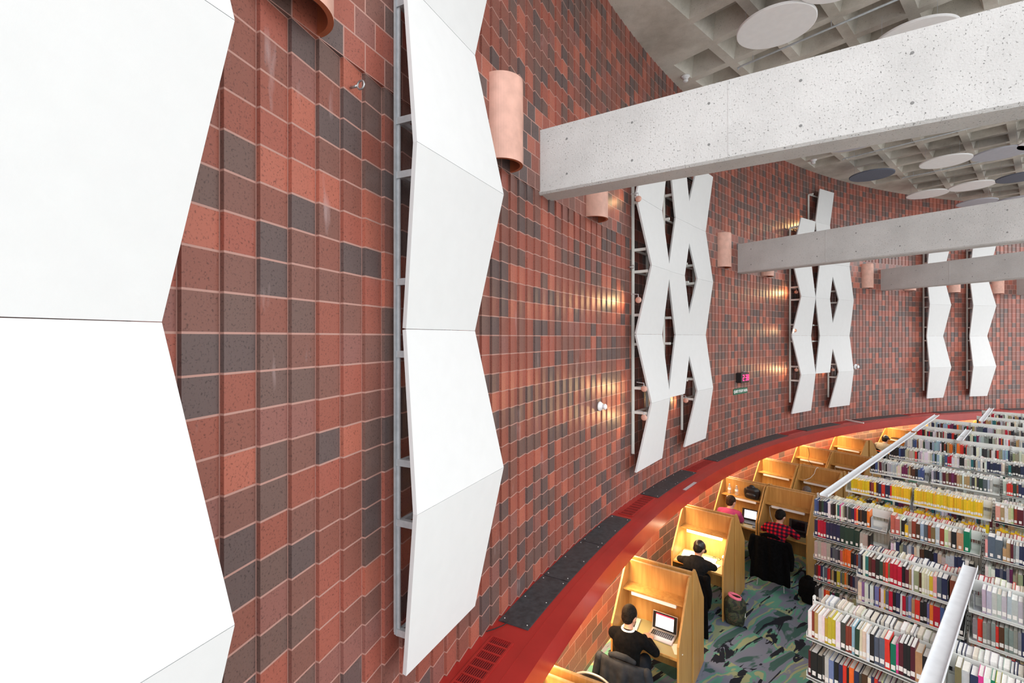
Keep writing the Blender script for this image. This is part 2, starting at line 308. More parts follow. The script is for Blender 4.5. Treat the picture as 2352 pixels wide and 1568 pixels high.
def thing(name, label, cat, loc=(0, 0, 0), rot=0.0, group=None):
    o = bpy.data.objects.new(name, None); o.empty_display_size = .1; COL.objects.link(o)
    o.location = loc; o.rotation_euler = (0, 0, rot); return tag(o, label, cat, group)
KIDS = {}
def kids(o): return KIDS.get(o.name, [])
def clone(root, loc, rot, label, group=None, table=None):
    r = root.copy(); COL.objects.link(r); r.location = loc; r.rotation_euler = (0, 0, rot); r['label'] = label
    if group: r['group'] = group
    for ch in table[root.name] if table else kids(root):
        c = ch.copy(); COL.objects.link(c); c.parent = r
        for g in kids(ch):
            d = g.copy(); COL.objects.link(d); d.parent = c
    return r
def struct(o): o['kind'] = 'structure'; return o
ORD = ['first', 'second', 'third', 'fourth', 'fifth', 'sixth', 'seventh', 'eighth', 'ninth', 'tenth', 'eleventh', 'twelfth', 'thirteenth', 'fourteenth', 'fifteenth', 'sixteenth', 'seventeenth', 'eighteenth', 'nineteenth', 'twentieth']
def ordn(i):
    if i < 20: return ORD[i]
    t = {2: 'twenty', 3: 'thirty', 4: 'forty', 5: 'fifty'}[(i+1)//10]
    return {2: 'twentieth', 3: 'thirtieth', 4: 'fortieth', 5: 'fiftieth'}[(i+1)//10] if (i+1) % 10 == 0 else t+'-'+ORD[(i+1) % 10-1]

# ------------------------------------------------------------------ the curved block wall
DA = degrees(.181/R)
A_START, NCOL = 166.0, 235
Z_LEDGE, Z_SAW, Z_UP, Z_CEIL = CAM_H-2.69, CAM_H+1.64, CAM_H+1.64+5*BLK, CAM_H+5.06
def wall():
    b = MB(); v0 = (Z_SAW/BLK)-math.floor(Z_SAW/BLK)
    def V(z): return z/BLK-v0+60
    def quad(a0, o0, a1, o1, z0, z1, u0, u1):
        b.add([wp(a0, o0, z0), wp(a1, o1, z0), wp(a1, o1, z1), wp(a0, o0, z1)], [(0, 1, 2, 3)], [[(u0, V(z0)), (u1, V(z0)), (u1, V(z1)), (u0, V(z1))]])
    for k in range(NCOL):
        a0 = A_START-k*DA; a1 = a0-DA
        b.mi = 2; quad(a0, 0, a1, 0, -.02, Z_LEDGE-.1, k, k+1)
        b.mi = 1; quad(a0, 0, a1, 0, Z_SAW, Z_UP, k, k+1)
        for z0, z1 in ((Z_LEDGE-.1, Z_SAW), (Z_UP, Z_CEIL+.05)):
            b.mi = 0; tt = .026 if a0 > 151 else max(.013, .026-(151-a0)*.0022)
            quad(a0, 0, a1, -tt, z0, z1, k, k+1)
            quad(a1, -tt, a1, 0, z0, z1, k+1.03, k+1.12)
            zz = z1 if z0 < Z_SAW-1 else z0
            b.add([wp(a0, 0, zz), wp(a1, -tt, zz), wp(a1, 0, zz)], [(0, 1, 2)], [[(k+.3, V(zz)+.5)]*3])
    return struct(b.build('wall_left', [M['saw'], M['run'], M['wide']]))
wall()
fb = MB(); fb.add([(-14, -12, 0), (32, -12, 0), (32, 30, 0), (-14, 30, 0)], [(0, 1, 2, 3)]); fb.mi = 1; fb.T = Matrix.Translation(ne(-8, 3.2)) @ Matrix.Rotation(ROW_ROT, 4, 'Z'); fb.box(0, 0, .004, 16, 40, .012)  # carpet, plus an unseen pale slab added to bounce light up to the ceiling
struct(fb.build('floor', [M['carpet'], M['bounce_floor']]))

# ------------------------------------------------------------------ waffle ceiling on the grid of the shelving
def ceiling():
    b = MB(); P_ = .813; rib = .075; z = Z_CEIL
    e0 = -3.01-.813*16; n0 = 7.06-.813*14
    for i in range(42):
        for j in range(46):
            a = e0+i*P_; c = n0+j*P_
            cs = [ne(c, a), ne(c, a+P_), ne(c+P_, a+P_), ne(c+P_, a)]
            ds = [R-(p-Vector((CX, CY, 0))).length for p in cs]
            if max(ds) < -1.0 or a > 1.5 or c < 1.5: continue
            ok = min(ds) > .07
            def q(pts): b.add([tuple(p) for p in pts], [tuple(range(len(pts)))])
            o = [p+Vector((0, 0, z)) for p in cs]
            if not ok: q(o[::-1]); continue
            def ring(ins, h): return [ne(c+ins, a+ins, z+h), ne(c+ins, a+P_-ins, z+h), ne(c+P_-ins, a+P_-ins, z+h), ne(c+P_-ins, a+ins, z+h)]
            r1 = ring(rib, 0); r2 = ring(rib+.05, .17); r3 = ring(rib+.10, .36)
            for A, B in ((o, r1), (r1, r2), (r2, r3)):
                for t in range(4): q([A[t], B[t], B[(t+1) % 4], A[(t+1) % 4]][::-1])
            q(r3[::-1])
    ob = b.build('ceiling', M['ceil']); return struct(ob)
ceiling()
def pipes():
    for n, e0, e1, w in ((8.735, -3.72, 3.2, 'nearest the wide beam'), (15.4, -3.72, 2.0, 'beyond the wide beam, nearer of two'), (18.6, -2.95, 2.0, 'beyond the wide beam, farther of two')):
        b = MB(); z = Z_CEIL-.11
        b.tube([ne(n, e0, z-.03), ne(n, e0-.015, z-.01), ne(n, e0+.03, z), ne(n, e1, z)], .017, 10)
        t = thing('conduit_pipe', 'thin steel pipe under the waffle ceiling, '+w, 'pipe', ne(n, e0, z)); t.location = (0, 0, 0)
        b.build('pipe', M['galv'], t, smooth=True)
        for k in range(5):
            e = e0+.25+k*1.2
            if e < e1: MB().tube([ne(n, e, z), ne(n, e, Z_CEIL+.003)], .006, 6).build('hanger', M['galv'], t)
pipes()

# ------------------------------------------------------------------ suspended discs
DISCS = [(3.96, 7.00, 'disc', 'white', 'nearest fully seen above the wide beam'), (4.27, 5.98, 'disc', 'white', 'cut by the top edge of the picture'), (6.27, 7.26, 'disc2w', 'white', 'half hidden by the wide concrete beam'),
 (8.14, 11.18, 'disc2', 'light grey', 'under the wide beam, leftmost'), (10.35, 13.41, 'disc3', 'dark blue-grey', 'nearest the brick wall'), (11.49, 12.35, 'disc', 'white', 'right of the dark disc near the wall'),
 (12.38, 11.82, 'disc2', 'light grey', 'beside the white disc, on its right'), (14.15, 14.34, 'disc', 'white', 'below the row of light discs'), (13.52, 15.17, 'disc', 'white', 'small in view, closest to the far brick wall'),
 (14.81, 13.56, 'disc3', 'dark blue-grey', 'at the right edge of the picture'), (16.06, 16.1, 'disc2', 'grey', 'touching the top of the second beam'), (17.11, 15.8, 'disc2', 'grey', 'farthest, above the second beam at the right'),
 (12.75, 11.06, 'disc', 'white', 'just cut by the right picture edge')]
def discs():
    for x, y, k, c, w in DISCS:
        z = CAM_H+4.65; mm = M['disc'] if k.startswith('disc2w') else M[k]
        t = thing('ceiling_disc', 'round %s ceiling disc, %s' % (c, w), 'acoustic panel', (x, y, z), 0, 'acoustic discs below the waffle ceiling')
        MB().lathe([(.52, 0), (.53, .006), (.53, .034), (.52, .04)], 56).build('disc', mm, t, smooth=False, bevel=0)
        for a in (.5, 2.6, 4.7): MB().tube([(.4*cos(a), .4*sin(a), .04), (.4*cos(a), .4*sin(a), .5)], .0025, 5).build('wire', M['galv'], t)
discs()

# ------------------------------------------------------------------ radial concrete beams
def beams():
    spec = [(1240.5, -32.0, 'widest concrete beam, nearest, crossing the picture', 1720), (1694.5, -53.8, 'second concrete beam, below the wide one', 2010), (2023.0, -71.0, 'third concrete beam, shorter and farther', 2200), (2335, -86, 'farthest concrete beam stub at the right edge', 0)]
    for px, dr, w, _ in spec:
        P0 = Vector((*ray(px), 0)); d = Vector((cos(radians(dr)), sin(radians(dr)), 0)); n = Vector((-d.y, d.x, 0))  # n points away from camera side
        t = thing('concrete_beam', w, 'beam', (P0.x, P0.y, CAM_H+1.61), radians(dr))
        L = 15.0; h = .72; th = .32; c = .022
        b = MB(); prof = [(0, c), (c, 0), (th-c, 0), (th, c), (th, h), (0, h)]
        b.prism(prof, -.35, L, 'x'); b.build('beam_body', M['beam'], t)
        k = 0; x = .33
        while x < 11:
            for z in (.17, .55):
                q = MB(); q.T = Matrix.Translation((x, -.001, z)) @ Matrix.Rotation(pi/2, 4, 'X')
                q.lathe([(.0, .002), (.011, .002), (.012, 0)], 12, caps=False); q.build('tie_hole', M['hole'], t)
            x += .72
        MB().box(1.93, -.004, 0.02, 1.945, .002, h-.01).build('form_joint', M['beam'], t)
beams()

# ------------------------------------------------------------------ ledge with grilles and felt pads
def arc(name, m, a0, a1, prof, parent=None, step=.45, caps=True, bev=0):   # prof: list of (offset from wall, z), closed polygon swept along the wall
    b = MB(); n = max(1, int(abs(a0-a1)/step)); k = len(prof); vs = []
    for i in range(n+1):
        a = a0+(a1-a0)*i/n
        for o, z in prof: vs.append(wp(a, o, z))
    fs = [(i*k+j, i*k+(j+1) % k, (i+1)*k+(j+1) % k, (i+1)*k+j) for i in range(n) for j in range(k)]
    if caps: fs += [tuple(range(k))[::-1], tuple(n*k+j for j in range(k))]
    b.add(vs, fs); return b.build(name, m, parent)
LD = .575
def ledge():
    root = thing('trim_1', 'red painted steel ledge curving along the brick wall', 'ledge', (0, 0, 0)); struct(root)
    arc('ledge_top', M['red'], 165, 82, [(-.03, Z_LEDGE-.03), (LD, Z_LEDGE-.03), (LD, Z_LEDGE), (-.03, Z_LEDGE)], root)
    arc('ledge_fascia', M['red'], 165, 82, [(LD-.012, Z_LEDGE-.245), (LD, Z_LEDGE-.245), (LD, Z_LEDGE-.03), (LD-.012, Z_LEDGE-.03)], root)
    arc('ledge_seam', M['red'], 165, 82, [(.40, Z_LEDGE), (.406, Z_LEDGE), (.406, Z_LEDGE+.002), (.40, Z_LEDGE+.002)], root)
    pads = [(151.65, 149.5, 'nearest the camera, under the tall white panel'), (149.46, 147.15, 'second from the camera'), (147.1, 144.75, 'just before the short red grille'), (142.1, 139.95, 'below the three crossing panels, nearer half'), (139.93, 137.85, 'below the three crossing panels, farther half'),
            (135.25, 132.6, 'below the green sign, nearer'), (132.55, 129.9, 'below the green sign, middle'), (129.85, angle_at(1782), 'below the green sign, farther'), (angle_at(1827), angle_at(1868), 'below the second panel group, nearer'), (angle_at(1869), angle_at(1905), 'below the second panel group, farther'),
            (angle_at(1955), angle_at(2005), 'right of the white stick, nearer'), (angle_at(2006), angle_at(2063), 'right of the white stick, farther'), (angle_at(2137), angle_at(2190), 'below the far pair of panels, nearer'), (angle_at(2191), angle_at(2246), 'below the far pair of panels, farther'), (angle_at(2296), angle_at(2390), 'at the right edge of the ledge')]
    for i, (a, c, w) in enumerate(pads):
        t = thing('felt_pad', 'black felt pad riveted on the red ledge, '+w, 'pad', (0, 0, 0), 0, 'felt pads on the ledge')
        arc('felt', M['felt'], a, c, [(.015, Z_LEDGE+.001), (.325, Z_LEDGE+.001), (.325, Z_LEDGE+.011), (.015, Z_LEDGE+.011)], t)
        if i < 8:
            for aa in (a-.12, (a+c)/2, c+.12):
                for o in (.05, .29): MB().lathe([(.006, 0), (.006, .002), (.003, .003)], 8, wp(aa, o, Z_LEDGE+.011)).build('rivet', M['letter'], t)
    grs = [(157.2, 152.15, 'longest, at the bottom beside the black pad'), (144.45, 142.25, 'second from the camera'), (137.6, 135.4, 'below the green sign'), (angle_at(1786), angle_at(1823), 'fourth along the ledge'), (angle_at(1912), angle_at(1940), 'beside the white stick'), (angle_at(2070), angle_at(2128), 'farthest')]
    for a, c, w in grs:
        t = thing('vent_grille', 'dark red slotted grille in the ledge, '+w, 'grille', (0, 0, 0), 0, 'grilles in the ledge')
        z = Z_LEDGE+.001; o0, o1 = .09, .275
        arc('backing', M['void'], a-.1, c+.1, [(o0, z), (o1, z), (o1, z+.001), (o0, z+.001)], t)
        for p in ((o0-.02, o0), (o1, o1+.02)): arc('frame', M['red'], a, c, [(p[0], z), (p[1], z), (p[1], z+.009), (p[0], z+.009)], t)
        n = int((a-c)/degrees(.105/R)+.5) or 1; st = (a-c)/n
        for k in range(n+1): arc('cross_bar', M['red'], a-k*st+.02, a-k*st-.02, [(o0, z), (o1, z), (o1, z+.009), (o0, z+.009)], t)
        b = MB()
        if False:
            m_ = 11 if a > 150 else 7
            for k in range(n):
                for q in range(1, m_):
                    aa = a-k*st-q*st/m_; p, r_ = wp(aa, o0, z+.004), wp(aa, o1, z+.004); b.beam(p, r_, .006, .006)
        else:
            for q in range(10):
                o = o0+.010+q*.0185
                for k in range(n): b.beam(wp(a-k*st, o, z+.004), wp(a-(k+1)*st, o, z+.004), .009, .006)
        b.build('slats', M['grille'], t)
    b = MB(); b.beam(wp(117.05, .03, Z_LEDGE+.035), wp(117.4, .62, Z_LEDGE+.035), .035, .035); tag(b.build('lamp_tube', M['tubeoff']), 'white stick lying across the red ledge', 'tube')
    b = MB(); b.add([tuple(p) for p in (wp(140.55, .50, Z_LEDGE+.002), wp(140.55, .555, Z_LEDGE+.002), wp(139.25, .555, Z_LEDGE+.002), wp(139.25, .50, Z_LEDGE+.002))]+[tuple(p) for p in (wp(140.55, .50, Z_LEDGE+.005), wp(140.55, .555, Z_LEDGE+.005), wp(139.25, .555, Z_LEDGE+.005), wp(139.25, .50, Z_LEDGE+.005))], [(0, 1, 2, 3), (4, 5, 6, 7), (0, 1, 5, 4), (1, 2, 6, 5), (2, 3, 7, 6), (3, 0, 4, 7)])
    tag(b.build('access_plate', M['plate']), 'pale rectangular plate on the edge of the red ledge', 'plate')
    MB().tube([wp(152.1, .0, Z_LEDGE+.01), wp(151.95, .05, Z_LEDGE+.012), wp(151.75, .09, Z_LEDGE+.008), wp(151.6, .11, Z_LEDGE+.012)], .004, 6).build('ledge_cable', M['rubber'], root)
ledge()
def ledge_lights():
    a = 156.0; i = 0; n = 0
    while a > 96:
        t = thing('strip_light', 'warm strip light glowing under the red ledge, %s from the camera' % ordn(n), 'light', wp(a, .30, Z_LEDGE-.12), radians(a), 'strip lights under the ledge')
        w = 1.25
        MB().box(-.04, -w/2, .02, .04, w/2, .07).build('housing', M['tubeoff'], t)
        MB().box(-.022, -w/2+.03, .0, .022, w/2-.03, .02).build('diffuser', M['warmstrip'], t)
        ld = bpy.data.lights.new('strip_glow', 'AREA'); ld.shape = 'RECTANGLE'; ld.size = .08; ld.size_y = w; ld.energy = 30 if n < 5 else 15; ld.color = (1, .66, .34)
        lo = bpy.data.objects.new('strip_glow', ld); COL.objects.link(lo); lo.parent = t; lo.location = (0, 0, -.012); lo.rotation_euler = (0, radians(-26), 0); lo.rotation_euler = (0, radians(-24), 0)
        a -= 2.675*1.2; n += 1
ledge_lights()

# ------------------------------------------------------------------ folded white panels on ladder frames
HH = 1.11; SEAM = CAM_H+.055
def strip(cells, ex, ox, levels, w, post, ptop, pbot=-2.0, oe=.17, oo=.36, mirror=None, rung_d=None):
    # ex/ox: photo columns of left,right edges at even and odd levels ; levels top..bottom in half modules
    top, bot = levels
    def V(k, side):
        odd = k % 2; px = (ox if odd else ex)[side]; off = oo if odd else oe
        x, y = (px, off) if False else ray(px, off); return Vector((x, y, SEAM+k*HH))
    t = thing('folded_wall_panel', w, 'acoustic panel', (V(0, 0).x, V(0, 0).y, SEAM))
    O = V(0, 0)
    for k in range(top, bot, -1):
        a, b_, c, d = V(k, 0)-O, V(k, 1)-O, V(k-1, 1)-O, V(k-1, 0)-O
        nrm = (b_-a).cross(d-a).normalized()
        rad = (Vector((CX, CY, 0))-Vector((O.x, O.y, 0))).normalized()
        if nrm.dot(rad) < 0: nrm = -nrm
        g = (a-d).normalized()*.0015
        f = [a-g, b_-g, c+g, d+g]; bk = [p-nrm*.03 for p in f]
        m = MB(); m.add([tuple(p) for p in f+bk], [(0, 1, 2), (0, 2, 3)]); m.mi = 1
        m.add([tuple(p) for p in f+bk], [(6, 5, 4), (7, 6, 4), (0, 4, 5, 1), (1, 5, 6, 2), (2, 6, 7, 3), (3, 7, 4, 0)])
        m.build('panel', [M['white'], M['edge']], t)
    # ladder frame
    FR = M['galv'] if (post or 0) < 1000 else M['shelfw']
    if post:
        ap = angle_at(post); fr = [(ap, 'left')]
        wid = degrees(.62/R)
        for a, s in ((ap, 0), (ap-wid, 1)):
            p0 = wp(a, .03, CAM_H+pbot)-O; p1 = wp(a, .03, CAM_H+ptop)-O
            q = MB(); q.beam(p0, p1, .05, .012, up=(cos(radians(a)), sin(radians(a)), 0)); q.beam(p0+Vector((0, 0, 0)), p1, .012, .05, up=(cos(radians(a)), sin(radians(a)), 0)); q.build('post', FR, t)
        rs = rung_d or [2.22, 1.44, 1.08, .37, -.11, -.83, -1.23, -1.96]
        for h in [x for x in rs+[3.3, 2.66] if pbot-.02 <= x <= ptop+.02]+[ptop]:
            lv = abs((h-.055)/HH); tri = abs((lv % 2)-1); tri = 1-tri
            q = MB(); l = oe+(oo-oe)*tri-.055
            q.beam(wp(ap, .03, CAM_H+h)-O, wp(ap, l, CAM_H+h)-O, .03, .045); q.beam(wp(ap, .05, CAM_H+h)-O, wp(ap-wid, .05, CAM_H+h)-O, .03, .03)
            q.beam(wp(ap-wid, .03, CAM_H+h)-O, wp(ap-wid, l, CAM_H+h)-O, .03, .045)
            q.build('rung', FR, t)
    return t
def panels():
    # nearest pair: edges known in plan
    t = strip(0, (-640, 372), (-250, 539), (4, -3), 'huge white folded panel filling the left side of the picture', None, 0) if False else None
    # left-hand giant built from plan points
    evr, odr = Vector((*ray(372, .17), 0)), Vector((*ray(539, .36), 0))
    ta = radians(158); tv = Vector((sin(ta), -cos(ta), 0))     # tangent, towards far
    evl, odl = evr-tv*.93+Vector((.06, 0, 0)), odr-tv*1.22+Vector((.0, 0, 0))
    t = thing('folded_wall_panel', 'huge white folded panel filling the left side of the picture', 'acoustic panel', (evl.x, evl.y, SEAM)); O = Vector((evl.x, evl.y, SEAM))
    for k in range(3, -3, -1):
        P = lambda kk, s: ((odl, odr) if kk % 2 else (evl, evr))[s]+Vector((0, 0, SEAM+kk*HH))-O
        a, b_, c, d = P(k, 0), P(k, 1), P(k-1, 1), P(k-1, 0)
        nrm = (b_-a).cross(d-a).normalized()
        if nrm.x < 0: nrm = -nrm
        g = (a-d).normalized()*.0015; f = [a-g, b_-g, c+g, d+g]; bk = [p-nrm*.03 for p in f]
        m = MB(); m.add([tuple(p) for p in f+bk], [(0, 1, 2), (0, 2, 3)]); m.mi = 1
        m.add([tuple(p) for p in f+bk], [(6, 5, 4), (7, 6, 4), (0, 4, 5, 1), (1, 5, 6, 2), (2, 6, 7, 3), (3, 7, 4, 0)]); m.build('panel', [M['white'], M['edge']], t)
    for s in ():
        q = MB(); a = 158.6+s*1.4; q.beam(wp(a, .03, CAM_H-2)-O, wp(a, .03, CAM_H+3.3)-O, .04, .04); q.build('post', M['galv'], t)
    strip(0, (933, 1091), (958, 1157), (3, -2), 'tall white folded panel on a steel ladder frame, left of the first clay lamp', 904, 3.3, -1.97)
    strip(0, (1461.5, 1521), (1497.5, 1539.5), (3, -2), 'left strip of the three crossing white panels, reaching lowest', 1450, 3.3, -1.92)
    strip(0, (1552, 1589), (1535, 1573), (4, -1), 'middle strip of the three crossing white panels, ending highest', 1521, 4.3, -.95, .19, .34)
    strip(0, (1572, 1621), (1602.5, 1638), (3, -2), 'right strip of the three crossing white panels', 1563, 3.3, -1.87)
    strip(0, (1819, 1863), (1840.7, 1873.3), (3, -2), 'left strip of the farther white panel group', 1812, 3.16, -1.87)
    strip(0, (1883.5, 1916), (1873.5, 1906.5), (4, -1), 'tallest middle strip of the farther white panel group', 1854.5, 4.29, -.95, .19, .34)
    strip(0, (1905, 1951.4), (1927, 1961), (3, -2), 'right strip of the farther white panel group', 1900, 3.16, -1.87)
    strip(0, (2129, 2166.5), (2136, 2185), (3, -2), 'left of the two single white panels at far right', 2119, 3.2, -1.9)
    strip(0, (2227.5, 2267.5), (2236, 2288.5), (3, -2), 'rightmost single white folded panel at far right', 2219, 3.2, -1.9)
panels()
def spots():
    L = [(1466, .22, 2.2, 'at the top of the three crossing panels', .3), (1479, .27, -.82, 'upper of the low pair behind the crossing panels', 1), (1479, .27, -1.28, 'lower of the low pair behind the crossing panels', 1), (1466, .2, .6, 'mid height behind the crossing panels', 1),
         (1575, .16, -1.25, 'behind the foot of the right crossing panel', .8), (1829, .22, -.92, 'behind the left strip of the farther group', 1.2), (1829, .2, 1.3, 'upper, behind the farther group', 1.5), (1826, .2, .2, 'mid height behind the farther group', 1.5), (1866, .2, 3.4, 'behind the tall tip of the farther group', 1.2), (1913, .18, -1.0, 'behind the right strip of the farther group', .8)]
    for px, off, dz, w, e in L:
        a = angle_at(px, off); p = wp(a, off, CAM_H+dz)
        t = thing('spotlight', 'small round copper-pink spotlight '+w, 'spotlight', p, radians(a), 'spotlights behind the panels')
        b = MB(); b.T = Matrix.Rotation(pi/2, 4, 'X'); b.lathe([(.035, -.02), (.05, 0), (.05, .012), (.02, .05)], 20); b.build('head', M['clay'], t, smooth=True)
        MB().tube([(0, 0, .04), (0, 0, .09), (.12, 0, .10)], .008, 6).build('bracket', M['galv'], t)
        ld = bpy.data.lights.new('spot_glow', 'SPOT'); ld.energy = 6.5*e; ld.color = (1, .62, .28); ld.spot_size = radians(115); ld.spot_blend = .8; ld.shadow_soft_size = .04
        lo = bpy.data.objects.new('spot_glow', ld); COL.objects.link(lo); lo.parent = t; lo.location = (0, .04, 0)
        lo.rotation_euler = Vector((1.0, 1.1, .0)).to_track_quat('-Z', 'Y').to_euler()
spots()

# ------------------------------------------------------------------ clay tube lamps
def sconces():
    L = [(663, 'largest, cut by the top of the picture'), (1150, 'beside the tall white panel'), (1361, 'under the widest beam'), (1657, 'right of the three crossing panels'), (1757, 'peeking under the second beam'), (1988, 'right of the farther panel group'), (2086, 'peeking under the third beam'), (2188, 'behind the left single panel'), (2288, 'behind the rightmost panel')]
    for i, (px, w) in enumerate(L):
        a = angle_at(px); t = thing('clay_wall_lamp', 'half-round pink clay lamp, '+w, 'wall lamp', wp(a, 0, CAM_H+1.65), radians(a), 'clay tube lamps on the wall')
        r, h = .215, .80
        b = MB(); n = 28; prof = []
        vs = []; 
        for z in (0, h):
            for rr in (r, r-.03):
                for k in range(n+1):
                    an = pi/2+pi*k/n; vs.append((rr*cos(an)*1.0, rr*sin(an), z))
        m = n+1; o0, i0, o1, i1 = 0, m, 2*m, 3*m
        fs = []; fi = []
        for k in range(n):
            fs.append((o0+k, o1+k, o1+k+1, o0+k+1)); fi += [(i0+k, i0+k+1, i1+k+1, i1+k)]
        rim = [(o0+k, o0+k+1, i0+k+1, i0+k) for k in range(n)]+[(o1+k, i1+k, i1+k+1, o1+k+1) for k in range(n)]
        b.add(vs, fs); b.mi = 1; b.add(vs, fi+rim)
        b.build('clay_tube', [M['clay'], M['clayin']], t, smooth=False)
        MB().lathe([(.0, 0), (.05, 0), (.06, .12), (.06, .3)], 14, (-.08, 0, .2)).build('lamp_holder', M['blackpl'], t)
        q = MB(); q.T = Matrix.Translation((-.155, -.13, h-.13)) @ Matrix.Rotation(pi/2, 4, 'X'); q.lathe([(.0, .01), (.008, .01), (.01, 0)], 8, caps=False); q.build('bolt', M['red'], t)
sconces()

# ------------------------------------------------------------------ small wall things
def dome(name, label, loc, ax, s=1.0):
    t = thing(name, label, 'camera', loc, 0); t.rotation_euler = Vector(ax).to_track_quat('Z', 'Y').to_euler()
    MB().lathe([(.055*s, 0), (.07*s, .004), (.07*s, .018), (.062*s, .03), (.052*s, .034), (.045*s, .055)], 28).build('base', M['camwhite'], t, smooth=True)
    MB().lathe([(.034*s, .05), (.034*s, .075), (.042*s, .08), (.042*s, .10), (.03*s, .112), (0, .114)], 24, caps=False).build('lens_cap', M['camwhite'], t, smooth=True)
def inward(a): return (-cos(radians(a)), -sin(radians(a)), 0)
def small():
    a = angle_at(1376); dome('wall_sensor', 'round white sensor on the bricks, left of the crossing panels', wp(a, 0, CAM_H-.99), inward(a))
    a = angle_at(1713, .1); dome('wall_sensor', 'round white sensor just behind the red digital clock', wp(a-.25, 0, CAM_H-.955), inward(a), 1.3)
    a = angle_at(1964); dome('wall_sensor', 'round white sensor right of the farther panel group', wp(a, 0, CAM_H-.96), inward(a), 1.3)
    dome('ceiling_sensor', 'round white sensor on the concrete ceiling above the wide beam', (3.36, 9.02, Z_CEIL), (0, 0, -1), 1.15)
    dome('ceiling_sensor', 'small white ceiling sensor under the wide beam', (8.58, 13.27, Z_CEIL), (0, 0, -1), 1.3)
    # eye bolts
    for px, dz, w in ((806, 1.485, 'left of the tall white panel'), (1443, 1.15, 'beside the crossing panels')):
        a = angle_at(px); p = wp(a, 0, CAM_H+dz); t = thing('eye_bolt', 'steel eye bolt in the brick wall, '+w, 'bolt', p, radians(a))
        MB().tube([(0, 0, 0), (-.05, 0, 0)], .008, 8).build('shank', M['brass'], t, smooth=True)
        q = MB(); q.tube([(-.075+.025*cos(k*pi/8), 0, .025*sin(k*pi/8)) for k in range(17)], .006, 8, caps=False); q.build('ring', M['brass'], t, smooth=True)
    # clock
    a = angle_at(1700); t = thing('digital_clock', 'black box clock with red digits on the brick wall', 'clock', wp(a, 0, CAM_H-1.0), radians(a))
    MB().box(-.13, -.22, -.125, .0, .22, .125).build('clock_case', M['blackpl'], t, bevel=.012)
    seg = {'2': 'abged', '3': 'abgcd', '8': 'abcdefg', ':': ''}
    y = .14
    for ch in '2 38':
        q = MB()
        if ch == ' ': y -= .045; continue
        w_, h_ = .065, .13; x = -.133
        S = {'a': (0, h_, w_, h_), 'g': (0, h_/2, w_, h_/2), 'd': (0, 0, w_, 0), 'f': (0, h_/2, 0, h_), 'b': (w_, h_/2, w_, h_), 'e': (0, 0, 0, h_/2), 'c': (w_, 0, w_, h_/2)}
        for s in seg[ch]:
            u0, v0, u1, v1 = S[s]; q.box(x, y-u1-.009, v0-.065-.009, x+.004, y-u0+.009, v1-.065+.009)
        y -= w_+.04
        q.build('digit', M['digit'], t)
    MB().box(-.131, .01, .01, -.13, .02, .02).build('colon_dot', M['digit'], t)
    # sign
    a = angle_at(1700); t = thing('wall_sign', 'small green sign with white capitals reading QUIET STUDY AREA', 'sign', wp(a, 0, CAM_H-1.345), radians(a))
    MB().box(-.012, -.40, -.072, .0, .40, .072).build('sign_board', M['green'], t)
    c = bpy.data.curves.new('sign_text', 'FONT'); c.body = 'QUIET STUDY AREA'; c.size = .088; c.align_x = 'CENTER'; c.align_y = 'CENTER'; c.extrude = .001; c.offset = .003
    o = bpy.data.objects.new('lettering', c); COL.objects.link(o); o.parent = t; o.location = (-.0145, 0, 0)
    o.rotation_euler = (pi/2, 0, -pi/2); o.scale = (.98, 1.0, 1); c.materials.append(M['letter'])
    bpy.context.view_layer.update(); me = bpy.data.meshes.new_from_object(o.evaluated_get(bpy.context.evaluated_depsgraph_get()))
    o2 = bpy.data.objects.new('sign_lettering', me); COL.objects.link(o2); o2.parent = t; o2.location = o.location; o2.rotation_euler = o.rotation_euler; o2.scale = o.scale
    bpy.data.objects.remove(o)
small()

# ------------------------------------------------------------------ study carrels (local: x to the wall, y to the sitter)
CW, CD, CH = .85, .58, 1.50
def carrel(name_label, ang, d, yo=.05, flip=False, lit=False, far=False):
    p = wp(ang, d); a = radians(ang); ty = Vector((-sin(a), cos(a), 0))
    t = thing('study_carrel', name_label, 'study desk', p+ty*(yo if not flip else -yo), a+(pi if flip else 0), 'wooden study carrels')
    prof = [(0, 0), (CD+.02, 0), (CD+.02, .90), (.17, 1.43), (.09, CH), (0, CH)]
    for s in (-1, 1):
        x = s*(CW/2-.012); m = MB(); m.prism(prof, x-.0125, x+.0125, 'x'); m.build('side_panel', M['wood'], t, bevel=.003)
    MB().box(-CW/2+.025, 0, .25, CW/2-.025, .02, CH-.015).build('back_panel', M['wood'], t)
    MB().box(-CW/2+.025, -.001, CH-.015, CW/2-.025, .022, CH-.003).build('top_edge', M['woodedge'], t)
    MB().box(-CW/2+.025, .02, .715, CW/2-.025, CD-.01, .74).build('desk_top', M['desk'], t)
    MB().box(-CW/2+.025, CD-.01, .712, CW/2-.025, CD, .741).build('desk_edge', M['wood'], t)
    MB().box(-CW/2+.025, .02, 1.185, CW/2-.025, .235, 1.205).build('shelf', M['wood'], t)
    l = MB().box(-.29, .17, 1.135, .29, .228, 1.184).build('lamp_cover', M['tubeon'] if lit else M['tubeoff'], t)
    if lit:
        ld = bpy.data.lights.new('desk_lamp_glow', 'AREA'); ld.shape = 'RECTANGLE'; ld.size = .55; ld.size_y = .05; ld.energy = 4.5; ld.color = (1, .82, .55)
        lo = bpy.data.objects.new('desk_lamp_glow', ld); COL.objects.link(lo); lo.parent = t; lo.location = (0, .19, 1.128)
    if not far:
        for z in (.35, .8, 1.2): MB().lathe([(.006, 0), (.006, .002), (0, .002)], 6, (0, 0, 0), caps=False)
    return t
